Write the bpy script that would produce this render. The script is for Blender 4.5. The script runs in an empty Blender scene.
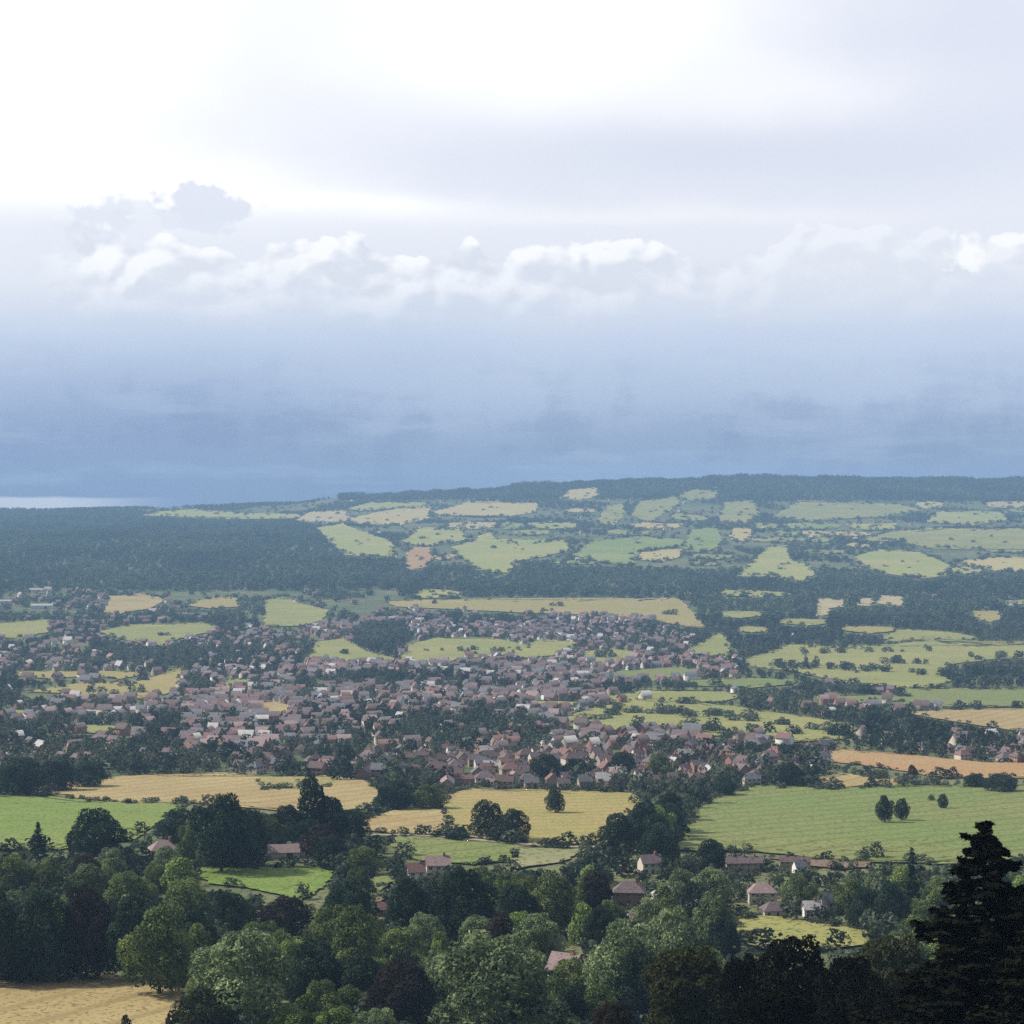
import bpy, bmesh, math, random
import numpy as np
from mathutils import Vector

random.seed(11)
rng = np.random.default_rng(11)
sc = bpy.context.scene
COL = sc.collection
R = math.radians
F = 2000.0            # focal length in pixels of the 1024 px frame
CAMZ = 200.0          # the viewpoint, on a steep hillside

# ---------------------------------------------------------------- terrain
TAB_T = np.array([475, 510, 540, 580, 620, 660, 700, 740, 780, 840, 900, 1000, 1040], float)
TAB_D = np.array([7500, 6200, 5000, 3900, 3000, 2300, 1750, 1300, 1000, 700, 570, 430, 390], float)
SKY_X = [-900, -300, 0, 130, 250, 300, 340, 430, 480, 520, 600, 680, 750, 1024, 1500, 2200]
SKY_Y = [513, 511, 511, 509, 505, 503.5, 496, 494, 492, 487, 482.5, 480, 478, 481, 481, 486]


def D_of_t(t):
    return np.exp(np.interp(t, TAB_T, np.log(TAB_D)))


def t_of_D(d):
    return np.interp(np.log(np.maximum(d, 1.0)), np.log(TAB_D[::-1]), TAB_T[::-1])


def row_of(t, px):
    s = np.interp(px, SKY_X, SKY_Y)
    return np.where(t >= 540, t, s + (540 - s) * (t - 475) / 65.0)


def t_from_row(py, px):
    s = np.interp(px, SKY_X, SKY_Y)
    return np.where(py >= 540, py, 475 + 65.0 * (py - s) / (540 - s))


def H(X, Y):
    X = np.asarray(X, float)
    Y = np.asarray(Y, float)
    Ys = np.maximum(Y, 1.0)
    px = 512 + F * X / Ys
    px = np.clip(px, -900, 2200)
    t = t_of_D(Ys)
    z_far = -(row_of(t, px) - 512) / F * np.minimum(Ys, 7500.0)
    back = np.clip((Ys - 7500) / 3500.0, 0, 1)
    z_far = z_far - back * back * 260.0
    z_near = -(2.0 + (528.0 / F * 390 - 2.0) * np.clip(Y, -400, 390) / 390.0)
    z_near = np.where(Y < 0, -2.0 + np.minimum(-Y, 300) * 0.10, z_near)
    z = np.where(Y >= 390, z_far, z_near)
    w = np.clip((Y - 500) / 400.0, 0, 1)
    und = 0.9 * np.sin(X / 97.0 + Y / 210.0) + 0.7 * np.sin(Y / 133.0 - X / 171.0 + 1.3) + 1.2 * np.sin(X / 260.0 + 0.7)
    return CAMZ + z + und * w


def G(px, py):
    """ground point seen at a picture position"""
    t = float(t_from_row(np.array(py, float), px))
    Y = float(D_of_t(t))
    X = (px - 512) / F * Y
    return X, Y, float(H(X, Y))


# ---------------------------------------------------------------- materials
MATS = {}


def s2l(c):
    return tuple((v / 255 / 12.92) if v / 255 <= 0.04045 else ((v / 255 + 0.055) / 1.055) ** 2.4 for v in c)


def new_mat(name):
    m = bpy.data.materials.new(name)
    m.use_nodes = True
    nt = m.node_tree
    nt.nodes.clear()
    out = nt.nodes.new('ShaderNodeOutputMaterial')
    MATS[name] = m
    return m, nt, out


def mixrgb(nt, fac, a, b, mode='MIX'):
    n = nt.nodes.new('ShaderNodeMix')
    n.data_type = 'RGBA'
    n.blend_type = mode
    n.clamp_factor = True
    for i, v in ((0, fac), (6, a), (7, b)):
        if hasattr(v, 'links'):
            nt.links.new(v, n.inputs[i])
        elif i == 0:
            n.inputs[0].default_value = v
        else:
            n.inputs[i].default_value = (*v[:3], 1)
    return n.outputs[2]


def noise(nt, coord, scale, detail=3, rough=0.6):
    n = nt.nodes.new('ShaderNodeTexNoise')
    n.inputs['Scale'].default_value = scale
    n.inputs['Detail'].default_value = detail
    n.inputs['Roughness'].default_value = rough
    nt.links.new(coord, n.inputs['Vector'])
    return n.outputs['Fac']


def ramp(nt, fac, p0, p1):
    n = nt.nodes.new('ShaderNodeMapRange')
    n.inputs[1].default_value = p0
    n.inputs[2].default_value = p1
    nt.links.new(fac, n.inputs[0])
    return n.outputs[0]


def surf_mat(name, a, b, scale, c=None, cscale=0.02, rough=0.9, fine=None, spec=0.1, rows=None):
    """procedural surface: two tones on a fine noise, a third on a broad one; object-space texture"""
    m, nt, out = new_mat(name)
    bs = nt.nodes.new('ShaderNodeBsdfPrincipled')
    geo = nt.nodes.new('ShaderNodeNewGeometry')
    co = geo.outputs['Position']
    col = mixrgb(nt, ramp(nt, noise(nt, co, scale), 0.32, 0.68), a, b)
    if c is not None:
        col = mixrgb(nt, ramp(nt, noise(nt, co, cscale, 2), 0.42, 0.62), col, c)
    if fine is not None:
        col = mixrgb(nt, ramp(nt, noise(nt, co, fine, 1), 0.53, 0.68), col, tuple(v * 0.45 for v in a))
    if rows is not None:      # tramlines of the sprayer
        wv = nt.nodes.new('ShaderNodeTexWave')
        wv.inputs['Scale'].default_value = 0.022
        wv.inputs['Distortion'].default_value = 0.6
        wv.inputs['Detail'].default_value = 1.0
        mp = nt.nodes.new('ShaderNodeMapping')
        mp.inputs['Rotation'].default_value = (0, 0, rows)
        nt.links.new(co, mp.inputs[0])
        nt.links.new(mp.outputs[0], wv.inputs['Vector'])
        f_ = nt.nodes.new('ShaderNodeMath')
        f_.operation = 'MULTIPLY'
        f_.inputs[1].default_value = 0.55
        nt.links.new(ramp(nt, wv.outputs['Fac'], 0.78, 0.98), f_.inputs[0])
        col = mixrgb(nt, f_.outputs[0], col, tuple(v * 0.62 for v in a))
    nt.links.new(col, bs.inputs['Base Color'])
    bs.inputs['Roughness'].default_value = rough
    bs.inputs['Specular IOR Level'].default_value = spec
    nt.links.new(bs.outputs[0], out.inputs[0])
    return m


def leaf_mat(name, dark, light, trans=0.30):
    m, nt, out = new_mat(name)
    at = nt.nodes.new('ShaderNodeAttribute')
    at.attribute_name = 'tint'
    oi = nt.nodes.new('ShaderNodeObjectInfo')
    col = mixrgb(nt, at.outputs['Fac'], dark, light)
    hsv = nt.nodes.new('ShaderNodeHueSaturation')
    v = nt.nodes.new('ShaderNodeMapRange')
    v.inputs[3].default_value = 0.78
    v.inputs[4].default_value = 1.25
    nt.links.new(oi.outputs['Random'], v.inputs[0])
    nt.links.new(v.outputs[0], hsv.inputs['Value'])
    nt.links.new(col, hsv.inputs['Color'])
    df = nt.nodes.new('ShaderNodeBsdfDiffuse')
    tr = nt.nodes.new('ShaderNodeBsdfTranslucent')
    nt.links.new(hsv.outputs[0], df.inputs[0])
    nt.links.new(hsv.outputs[0], tr.inputs[0])
    mx = nt.nodes.new('ShaderNodeMixShader')
    mx.inputs[0].default_value = trans
    nt.links.new(df.outputs[0], mx.inputs[1])
    nt.links.new(tr.outputs[0], mx.inputs[2])
    nt.links.new(mx.outputs[0], out.inputs[0])
    return m


leaf_mat('leaf_green', (0.022, 0.046, 0.022), (0.250, 0.300, 0.100))
leaf_mat('leaf_dark', (0.010, 0.022, 0.016), (0.066, 0.102, 0.060))
leaf_mat('leaf_pale', (0.050, 0.085, 0.042), (0.350, 0.420, 0.205))
leaf_mat('leaf_bright', (0.045, 0.090, 0.024), (0.360, 0.450, 0.140))
leaf_mat('leaf_olive', (0.026, 0.030, 0.012), (0.085, 0.090, 0.038))
leaf_mat('leaf_brown', (0.022, 0.018, 0.016), (0.060, 0.046, 0.036))
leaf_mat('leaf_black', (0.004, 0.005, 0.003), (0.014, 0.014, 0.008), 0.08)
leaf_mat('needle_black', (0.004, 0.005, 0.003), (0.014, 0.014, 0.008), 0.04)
leaf_mat('leaf_far', (0.030, 0.052, 0.034), (0.110, 0.145, 0.080))
leaf_mat('leaf_mid', (0.020, 0.036, 0.028), (0.135, 0.160, 0.105))
surf_mat('bark', (0.05, 0.04, 0.03), (0.09, 0.075, 0.06), 3.0)

surf_mat('ground', (0.096, 0.116, 0.052), (0.176, 0.184, 0.088), 0.02, (0.080, 0.104, 0.048), 0.006, fine=0.5)
surf_mat('wheat', (0.350, 0.262, 0.122), (0.294, 0.220, 0.098), 0.10, (0.364, 0.301, 0.140), 0.012, fine=0.9, rows=0.5)
surf_mat('wheat_orange', (0.380, 0.222, 0.098), (0.329, 0.217, 0.108), 0.09, (0.350, 0.252, 0.126), 0.014, fine=0.7)
surf_mat('golden', (0.315, 0.273, 0.091), (0.266, 0.238, 0.087), 0.08, (0.336, 0.259, 0.112), 0.011, fine=0.8, rows=1.2)
surf_mat('bright_grass', (0.130, 0.193, 0.038), (0.171, 0.234, 0.059), 0.07, (0.189, 0.224, 0.063), 0.012, fine=0.8)
surf_mat('grass', (0.168, 0.190, 0.062), (0.200, 0.215, 0.080), 0.05, (0.155, 0.205, 0.060), 0.010, fine=0.6, rows=0.9)
surf_mat('yellow_grass', (0.238, 0.245, 0.077), (0.210, 0.231, 0.081), 0.05, (0.280, 0.266, 0.095), 0.010, fine=0.6)
surf_mat('pale_grass', (0.238, 0.238, 0.119), (0.196, 0.210, 0.098), 0.03, (0.266, 0.245, 0.133), 0.008, fine=0.4)
surf_mat('cream_crop', (0.406, 0.350, 0.196), (0.350, 0.308, 0.175), 0.03, (0.385, 0.301, 0.154), 0.01, fine=0.4)
surf_mat('soil', (0.210, 0.133, 0.098), (0.175, 0.119, 0.084), 0.08, (0.182, 0.140, 0.091), 0.02, fine=0.6)
surf_mat('ripe_crop', (0.40, 0.31, 0.125), (0.34, 0.275, 0.12), 0.012, (0.36, 0.32, 0.13), 0.006)
surf_mat('lush_yellow', (0.27, 0.28, 0.085), (0.22, 0.25, 0.08), 0.012, (0.31, 0.285, 0.10), 0.006)
surf_mat('lush_grass', (0.18, 0.23, 0.065), (0.15, 0.20, 0.06), 0.012, (0.23, 0.25, 0.08), 0.006)
surf_mat('track', (0.322, 0.287, 0.217), (0.266, 0.238, 0.182), 0.3)

surf_mat('roof_brown', (0.136, 0.099, 0.092), (0.184, 0.133, 0.122), 0.8, fine=3.0)
surf_mat('roof_red', (0.204, 0.119, 0.105), (0.252, 0.153, 0.136), 0.8, fine=3.0)
surf_mat('roof_mauve', (0.150, 0.116, 0.122), (0.197, 0.153, 0.160), 0.8, fine=3.0)
surf_mat('roof_grey', (0.136, 0.136, 0.152), (0.200, 0.200, 0.216), 0.8, fine=3.0)
surf_mat('roof_pale', (0.416, 0.400, 0.392), (0.496, 0.480, 0.472), 0.6, fine=3.0)
surf_mat('roof_pink', (0.272, 0.197, 0.197), (0.326, 0.245, 0.238), 0.8, fine=3.0)
surf_mat('wall_white', (0.78, 0.77, 0.74), (0.70, 0.69, 0.66), 0.5)
surf_mat('wall_cream', (0.62, 0.55, 0.46), (0.54, 0.48, 0.40), 0.5)
surf_mat('wall_brick', (0.30, 0.17, 0.13), (0.36, 0.22, 0.17), 1.5)
surf_mat('wall_tan', (0.42, 0.34, 0.28), (0.36, 0.29, 0.24), 0.9)
surf_mat('window_glass', (0.02, 0.022, 0.026), (0.03, 0.033, 0.038), 1.0, rough=0.15, spec=0.5)
surf_mat('door_paint', (0.05, 0.06, 0.05), (0.07, 0.08, 0.07), 1.0, rough=0.5)
surf_mat('frame_white', (0.72, 0.72, 0.70), (0.66, 0.66, 0.64), 1.0, rough=0.5)


# ---------------------------------------------------------------- object helpers
def link(o, parent=None):
    COL.objects.link(o)
    if parent is not None:
        o.parent = parent
    return o


def empty(name, loc, rz=0.0):
    o = bpy.data.objects.new(name, None)
    o.empty_display_size = 0.5
    o.location = loc
    o.rotation_euler = (0, 0, rz)
    return link(o)


def tag(o, label, cat, group=None, kind=None):
    if label:
        o['label'] = label
    if cat:
        o['category'] = cat
    if group:
        o['group'] = group
    if kind:
        o['kind'] = kind
    return o


def np_mesh(name, V, quads=None, tris=None, mats=(), midx=None, tint=None):
    """mesh from arrays"""
    me = bpy.data.meshes.new(name)
    V = np.asarray(V, np.float32)
    nq = 0 if quads is None else len(quads)
    ntr = 0 if tris is None else len(tris)
    me.vertices.add(len(V))
    me.vertices.foreach_set('co', V.ravel())
    me.loops.add(nq * 4 + ntr * 3)
    lv = []
    if nq:
        lv.append(np.asarray(quads, np.int32).ravel())
    if ntr:
        lv.append(np.asarray(tris, np.int32).ravel())
    me.loops.foreach_set('vertex_index', np.concatenate(lv))
    me.polygons.add(nq + ntr)
    st = np.concatenate([np.arange(nq) * 4, nq * 4 + np.arange(ntr) * 3]).astype(np.int32)
    me.polygons.foreach_set('loop_start', st)
    if midx is not None:
        me.polygons.foreach_set('material_index', np.asarray(midx, np.int32))
    if tint is not None:
        a = me.attributes.new('tint', 'FLOAT', 'POINT')
        a.data.foreach_set('value', np.asarray(tint, np.float32))
    for m in mats:
        me.materials.append(MATS[m])
    me.update(calc_edges=True)
    me.validate()
    return me


# ---------------------------------------------------------------- ground sheet
def build_ground():
    tt = np.arange(1040, 474.9, -2.0)
    Ys = np.concatenate([np.linspace(-260, 380, 33), D_of_t(tt), np.linspace(7600, 9200, 16)])
    Ys = np.unique(Ys)
    S = np.concatenate([np.linspace(-0.60, -0.32, 15)[:-1], np.linspace(-0.32, 0.32, 110), np.linspace(0.32, 0.60, 15)[1:]])
    YY, SS = np.meshgrid(Ys, S, indexing='ij')
    XX = SS * (np.maximum(YY, -200) + 420)
    ZZ = H(XX, YY)
    V = np.stack([XX, YY, ZZ], -1).reshape(-1, 3)
    nr, nc = XX.shape
    i = np.arange(nr - 1)[:, None] * nc + np.arange(nc - 1)[None, :]
    q = np.stack([i, i + 1, i + nc + 1, i + nc], -1).reshape(-1, 4)
    me = np_mesh('ground', V, q, mats=['ground'])
    me.polygons.foreach_set('use_smooth', np.ones(len(q), bool))
    o = link(bpy.data.objects.new('ground', me))
    tag(o, None, None, kind='structure')


build_ground()

# ---------------------------------------------------------------- fields
FIELDS = []   # (name, material, polygon)


def field(name, mat, *pts):
    FIELDS.append((name, mat, np.array(pts, float)))


field('wheat_field', 'wheat', (-120, 985), (0, 984), (20, 981), (60, 977), (110, 976), (150, 984), (184, 992), (178, 1012), (165, 1036), (-120, 1036))
field('green_field', 'bright_grass', (-120, 795), (0, 794), (60, 800), (110, 806), (165, 808), (190, 806), (150, 832), (135, 843), (60, 853), (-120, 853))
field('stubble_field', 'wheat', (15, 793), (50, 784), (110, 778), (135, 775), (215, 772), (258, 775), (262, 792), (330, 789), (346, 777), (365, 781), (380, 792), (382, 802), (362, 812), (300, 816), (190, 806), (110, 805), (60, 799))
field('meadow', 'yellow_grass', (258, 776), (345, 776), (330, 788), (263, 791))
field('golden_field', 'golden', (440, 808), (450, 796), (475, 790), (600, 794), (645, 797), (618, 830), (592, 846), (560, 848), (520, 845), (452, 838), (448, 822))
field('stubble_field', 'wheat', (350, 832), (375, 819), (400, 811), (439, 808.5), (447, 822), (451, 838), (400, 837))
field('grass_strip', 'grass', (386, 842), (400, 838.6), (440, 840), (520, 847), (512, 863), (470, 866), (420, 863), (400, 856))
field('stubble_field', 'pale_grass', (515, 848), (560, 850), (588, 850), (562, 864), (516, 870))
field('meadow', 'bright_grass', (187, 873), (205, 869), (280, 870), (338, 873), (322, 890), (300, 903), (280, 897), (240, 889), (210, 886))
field('paddock', 'grass', (373, 880), (384, 876), (396, 880), (392, 896), (376, 897))
field('bare_soil', 'soil', (376, 898), (391, 897), (386, 917), (379, 917))
field('hay_field', 'grass', (673, 852), (685, 835), (700, 811), (720, 799), (745, 791), (770, 788), (830, 793), (897, 791), (960, 790), (1160, 792), (1160, 858), (930, 864), (870, 858), (830, 862), (790, 856), (740, 852))
field('stubble_strip', 'wheat', (815, 781), (840, 779), (900, 785), (896, 790), (830, 792))
field('orange_field', 'wheat_orange', (827, 760), (835, 752), (870, 756), (920, 761), (980, 768), (1160, 772), (1160, 785), (1000, 783), (940, 783), (900, 776), (860, 770), (835, 767))
field('meadow', 'yellow_grass', (734, 932), (740, 917), (780, 919), (825, 926), (872, 931), (868, 946), (830, 951), (790, 957), (750, 947))
field('bare_soil', 'soil', (770, 859), (800, 858), (830, 864), (868, 861), (872, 868), (840, 870), (800, 866))
field('meadow', 'pale_grass', (560, 722), (590, 712), (640, 702), (720, 706), (760, 712), (830, 722), (872, 733), (842, 743), (790, 746), (740, 741), (680, 736), (620, 733), (570, 729))
field('stubble_field', 'wheat', (903, 713), (960, 709), (1160, 708.5), (1160, 729), (1010, 731), (960, 723))
field('grass_field', 'grass', (903, 690), (1160, 692), (1160, 708), (960, 708.4), (903, 706))
field('pale_field', 'pale_grass', (745, 661), (790, 646), (850, 650), (930, 640), (1160, 645), (1160, 656), (1000, 659), (950, 666), (938, 674), (950, 684), (930, 691), (860, 690), (800, 675), (750, 668))
field('yellow_strip', 'golden', (385, 602.5), (450, 601), (560, 600), (680, 600), (690, 610), (708, 630), (682, 628), (650, 619), (600, 616), (520, 614), (430, 610), (395, 608))
field('yellow_field', 'yellow_grass', (97, 632), (130, 626), (200, 623), (217, 627), (210, 632), (175, 640), (160, 646), (130, 641))
field('yellow_field', 'yellow_grass', (264, 626), (266, 598), (285, 597), (300, 603), (330, 611), (322, 620), (300, 625))
field('grass_field', 'yellow_grass', (-120, 628), (10, 622), (52, 620), (50, 632), (20, 638), (-120, 638))
field('grass_field', 'yellow_grass', (308, 660), (316, 642), (345, 638), (365, 652), (400, 661), (410, 665), (340, 665))
field('grass_field', 'yellow_grass', (398, 662), (410, 645), (440, 638), (490, 639), (532, 648), (502, 656), (460, 659), (430, 666))
field('golden_field', 'golden', (25, 690), (80, 682), (120, 684), (150, 678), (182, 668), (177, 690), (150, 697), (110, 693))
field('yellow_strip', 'golden', (188, 605), (205, 598), (237, 596.5), (237, 606), (210, 608))
field('fallow_field', 'wheat', (103, 612), (110, 596), (140, 594), (168, 598), (150, 608), (120, 614))
field('yellow_strip', 'yellow_grass', (408, 599), (425, 589), (462, 591), (460, 599.5))
field('cream_patch', 'cream_crop', (815, 617), (818, 599), (846, 600), (842, 608), (830, 610), (828, 617))
field('cream_patch', 'cream_crop', (854, 606), (862, 598), (873, 598), (871, 607))
field('cream_patch', 'cream_crop', (877, 603), (880, 594), (902, 596), (902, 606), (890, 606))
field('cream_patch', 'golden', (972, 614), (980, 610.5), (1001, 611), (999, 620), (990, 624), (980, 621))
field('grass_strip', 'yellow_grass', (508, 652), (540, 642), (576, 645), (573, 655), (520, 659))
field('grass_strip', 'yellow_grass', (580, 653), (610, 650), (642, 655), (615, 666), (590, 663))
field('grass_strip', 'grass', (598, 673), (680, 667), (702, 672), (692, 681), (620, 681))
field('pale_field', 'pale_grass', (690, 651), (720, 635), (730, 645), (728, 661), (700, 659))
field('ochre_plot', 'wheat', (255, 705), (270, 701), (297, 708), (291, 717), (257, 717))
field('grass_strip', 'pale_grass', (600, 700), (650, 692), (720, 693), (745, 698), (720, 704), (640, 700.5), (604, 707))
field('pale_field', 'pale_grass', (880, 640), (900, 630), (960, 634), (985, 640), (930, 639))
# the far hillside
field('cream_strip', 'cream_crop', (295, 520), (310, 512), (345, 511), (350, 520), (320, 523))
field('tan_field', 'wheat', (346, 519), (400, 508), (432, 507), (427, 519), (400, 525), (360, 523))
field('grass_field', 'yellow_grass', (346, 509), (372, 502), (428, 502), (425, 506), (360, 511))
field('yellow_field', 'golden', (432, 512), (470, 502), (537, 504), (537, 512), (510, 517), (440, 516))
field('grass_field', 'yellow_grass', (316, 527), (345, 523), (362, 531), (390, 541), (396, 556), (370, 556), (345, 554), (330, 541))
field('orange_field', 'wheat_orange', (404, 566), (408, 552), (415, 547), (430, 548), (434, 558), (428, 566), (415, 570))
field('grass_field', 'yellow_grass', (402, 541), (420, 528), (462, 530), (470, 540), (430, 547), (410, 546))
field('yellow_field', 'yellow_grass', (452, 548), (475, 541), (490, 530), (496, 540), (520, 546), (565, 540), (572, 550), (546, 557), (516, 563), (506, 576), (480, 571), (464, 561))
field('grass_field', 'grass', (572, 556), (590, 542), (640, 537), (680, 539), (692, 548), (662, 549), (640, 552), (632, 567), (600, 563))
field('tan_field', 'wheat', (636, 560), (642, 552), (682, 550), (680, 558), (660, 563))
field('grass_field', 'grass', (682, 549), (692, 530), (716, 527), (724, 540), (716, 551), (696, 554))
field('tan_field', 'wheat', (730, 540), (734, 529), (752, 529), (752, 539), (742, 542))
field('grass_field', 'yellow_grass', (736, 577), (755, 560), (768, 547), (786, 546), (791, 560), (813, 568), (816, 575), (800, 583), (780, 577), (760, 575))
field('yellow_field', 'yellow_grass', (855, 556), (880, 549), (920, 552), (952, 565), (946, 576), (920, 579), (880, 574), (862, 566))
field('pale_field', 'pale_grass', (858, 541), (890, 531), (940, 528), (1160, 529), (1160, 553), (1000, 553), (960, 546), (930, 549), (900, 541))
field('tan_field', 'golden', (957, 561), (1000, 557), (1160, 562), (1160, 573), (1000, 571), (970, 566))
field('pale_field', 'pale_grass', (772, 516), (800, 501), (850, 502), (900, 504), (924, 510), (880, 517), (810, 521))
field('pale_field', 'yellow_grass', (925, 522), (940, 511), (1000, 512), (1008, 520), (970, 525))
field('cream_strip', 'golden', (559, 499), (570, 490), (596, 488), (599, 496), (580, 501))
field('pale_field', 'pale_grass', (630, 516), (640, 501), (676, 497), (682, 505), (666, 513), (650, 523))
field('pale_field', 'pale_grass', (676, 498), (690, 490), (716, 491), (716, 498), (695, 501))
field('pale_field', 'pale_grass', (718, 522), (724, 503), (752, 501), (760, 512), (745, 524))
field('pale_field', 'pale_grass', (598, 522), (606, 506), (622, 504), (626, 516), (612, 526))
field('pale_field', 'yellow_grass', (140, 516), (165, 511.5), (200, 510), (240, 513), (300, 513.5), (300, 518), (220, 519))


WOODS = [np.array(P, float) for P in (
    [(-150, 510), (300, 515), (400, 560), (420, 590), (-150, 592)],
    [(330, 482), (1150, 470), (1150, 503), (760, 500), (500, 500), (340, 500)],
    [(400, 568), (1150, 575), (1150, 640), (880, 648), (700, 630), (690, 598), (400, 598)],
    [(350, 636), (365, 625), (405, 625), (412, 640), (400, 655), (360, 650)],
    [(640, 702), (700, 700), (800, 712), (905, 722), (960, 735), (940, 745), (860, 735), (780, 720), (700, 712)],
    [(828, 768), (900, 776), (920, 784), (820, 778)],
    [(925, 676), (960, 662), (1150, 658), (1150, 672), (1040, 680), (960, 682)],
)]


def in_poly(px, py, P):
    """vectorised point in polygon"""
    px = np.atleast_1d(np.asarray(px, float))
    py = np.atleast_1d(np.asarray(py, float))
    ins = np.zeros(px.shape, bool)
    n = len(P)
    j = n - 1
    for i in range(n):
        xi, yi = P[i]
        xj, yj = P[j]
        c = ((yi > py) != (yj > py))
        if yj != yi:
            xx = (xj - xi) * (py - yi) / (yj - yi) + xi
            ins ^= (c & (px < xx))
        j = i
    return ins


def build_field(name, mat, P, k):
    y0, y1 = P[:, 1].min(), P[:, 1].max()
    step = 1.0
    rows = np.linspace(y0 + 0.05, y1 - 0.05, max(3, int((y1 - y0) / step) + 1))
    lo = np.zeros(len(rows))
    hi = np.zeros(len(rows))
    n = len(P)
    for r, y in enumerate(rows):
        xs = []
        for i in range(n):
            xa, ya = P[i]
            xb, yb = P[(i + 1) % n]
            if (ya - y) * (yb - y) <= 0 and ya != yb:
                xs.append(xa + (xb - xa) * (y - ya) / (yb - ya))
        lo[r], hi[r] = min(xs), max(xs)
    rs = np.random.default_rng(100 + k)
    lo += rs.normal(0, 1.3, len(rows))
    hi += rs.normal(0, 1.3, len(rows))
    hi = np.maximum(hi, lo + 0.3)
    nc = int(max(4, min(60, (hi - lo).max() / 5)))
    fr = np.linspace(0, 1, nc)
    px = lo[:, None] + (hi - lo)[:, None] * fr[None, :]
    py = np.repeat(rows[:, None], nc, 1)
    edge = np.minimum(1, np.abs(np.linspace(-1, 1, len(rows))))[:, None] ** 3
    py = py + edge * rs.normal(0, 0.55, (1, nc))
    t = t_from_row(py, px)
    Y = D_of_t(t)
    X = (px - 512) / F * Y
    lift = np.where(Y > 2500, 1.4, np.where(Y > 1200, 0.9, 0.55))
    Z = H(X, Y) + lift
    # skirt down to the soil at the near edge
    X = np.vstack([X, X[-1:]])
    Y = np.vstack([Y, Y[-1:] - 0.05])
    Z = np.vstack([Z, Z[-1:] - 2.0])
    V = np.stack([X, Y, Z], -1).reshape(-1, 3)
    nr = len(X)
    i = np.arange(nr - 1)[:, None] * nc + np.arange(nc - 1)[None, :]
    q = np.stack([i, i + nc, i + nc + 1, i + 1], -1).reshape(-1, 4)
    me = np_mesh(name, V, q, mats=[mat])
    o = link(bpy.data.objects.new(name, me))
    tag(o, None, None, kind='structure')


def patchwork(x0, x1, y0, y1, dy, wx, p, seed, pal):
    """small fields that fill the open hillside between the larger ones"""
    rs = np.random.default_rng(seed)
    y = y0
    while y < y1:
        hgt = dy * rs.uniform(0.7, 1.25)
        x = x0 + rs.uniform(-wx, 0)
        while x < x1:
            w_ = wx * rs.uniform(0.5, 1.5)
            sk = np.interp(x + w_ / 2, SKY_X, SKY_Y)
            a, b, c, d = rs.uniform(-0.25, 0.25, 4)
            Pq = np.array([(x + w_ * .04, y + hgt * (.15 + .2 * a)), (x + w_ * (.3 + .2 * b), y + hgt * (.06 + .1 * c)), (x + w_ * .95, y + hgt * (.2 + .3 * d)),
                           (x + w_ * (.9 + .1 * a), y + hgt * (.75 + .3 * b)), (x + w_ * (.5 + .3 * c), y + hgt * .93), (x + w_ * .08, y + hgt * (.75 + .3 * d))])
            gx = x + w_ * np.array([.1, .5, .9, .1, .5, .9, .5])
            gy = y + hgt * np.array([.2, .1, .2, .8, .9, .8, .5])
            free = not any(in_poly(gx, gy, Q_).any() for _, _, Q_ in FIELDS) and not any(in_poly(gx, gy, Q_).sum() > 2 for q_i, Q_ in enumerate(WOODS) if not (q_i == 2 and y > 583))
            if free and rs.uniform() < p and y > sk + 8:
                FIELDS.append(('small_field', str(rs.choice(pal)), Pq))
            x += w_
        y += hgt


PAL = ['pale_grass', 'yellow_grass', 'yellow_grass', 'grass', 'grass', 'golden', 'pale_grass', 'wheat', 'cream_crop']
patchwork(300, 1090, 501, 580, 7.0, 46, 0.88, 5, PAL)
patchwork(690, 1090, 584, 640, 7.0, 60, 0.22, 6, PAL)
patchwork(560, 1090, 646, 735, 9.0, 90, 0.35, 7, ['pale_grass', 'yellow_grass', 'grass', 'grass'])
patchwork(-60, 320, 600, 735, 9.0, 60, 0.16, 8, ['pale_grass', 'yellow_grass', 'grass', 'golden'])
for k, (n_, m_, P_) in enumerate(FIELDS):
    if P_[:, 1].mean() < 600 or (P_[:, 1].mean() < 740 and m_ == 'pale_grass'):      # the far slopes: riper, stronger colours
        m_ = {'yellow_grass': 'lush_yellow', 'grass': 'lush_grass', 'wheat': 'ripe_crop', 'golden': 'ripe_crop', 'pale_grass': 'yellow_grass'}.get(m_, m_)
    build_field(n_, m_, P_, k)


def build_track():
    P = [(346, 835), (360, 838.5), (400, 838.2), (440, 839.6), (470, 842.3), (520, 846.6), (560, 849.2), (600, 849.5), (640, 853)]
    L, Rr = [], []
    for i, (x, y) in enumerate(P):
        X, Y, _ = G(x, y)
        L.append((X, Y + 2.0, float(H(X, Y + 2.0)) + 0.75))
        Rr.append((X, Y - 2.0, float(H(X, Y - 2.0)) + 0.75))
    V = L + Rr
    n = len(P)
    q = [(i, i + n, i + n + 1, i + 1) for i in range(n - 1)]
    o = link(bpy.data.objects.new('farm_track', np_mesh('farm_track', V, q, mats=['track'])))
    tag(o, None, None, kind='structure')


build_track()


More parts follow.
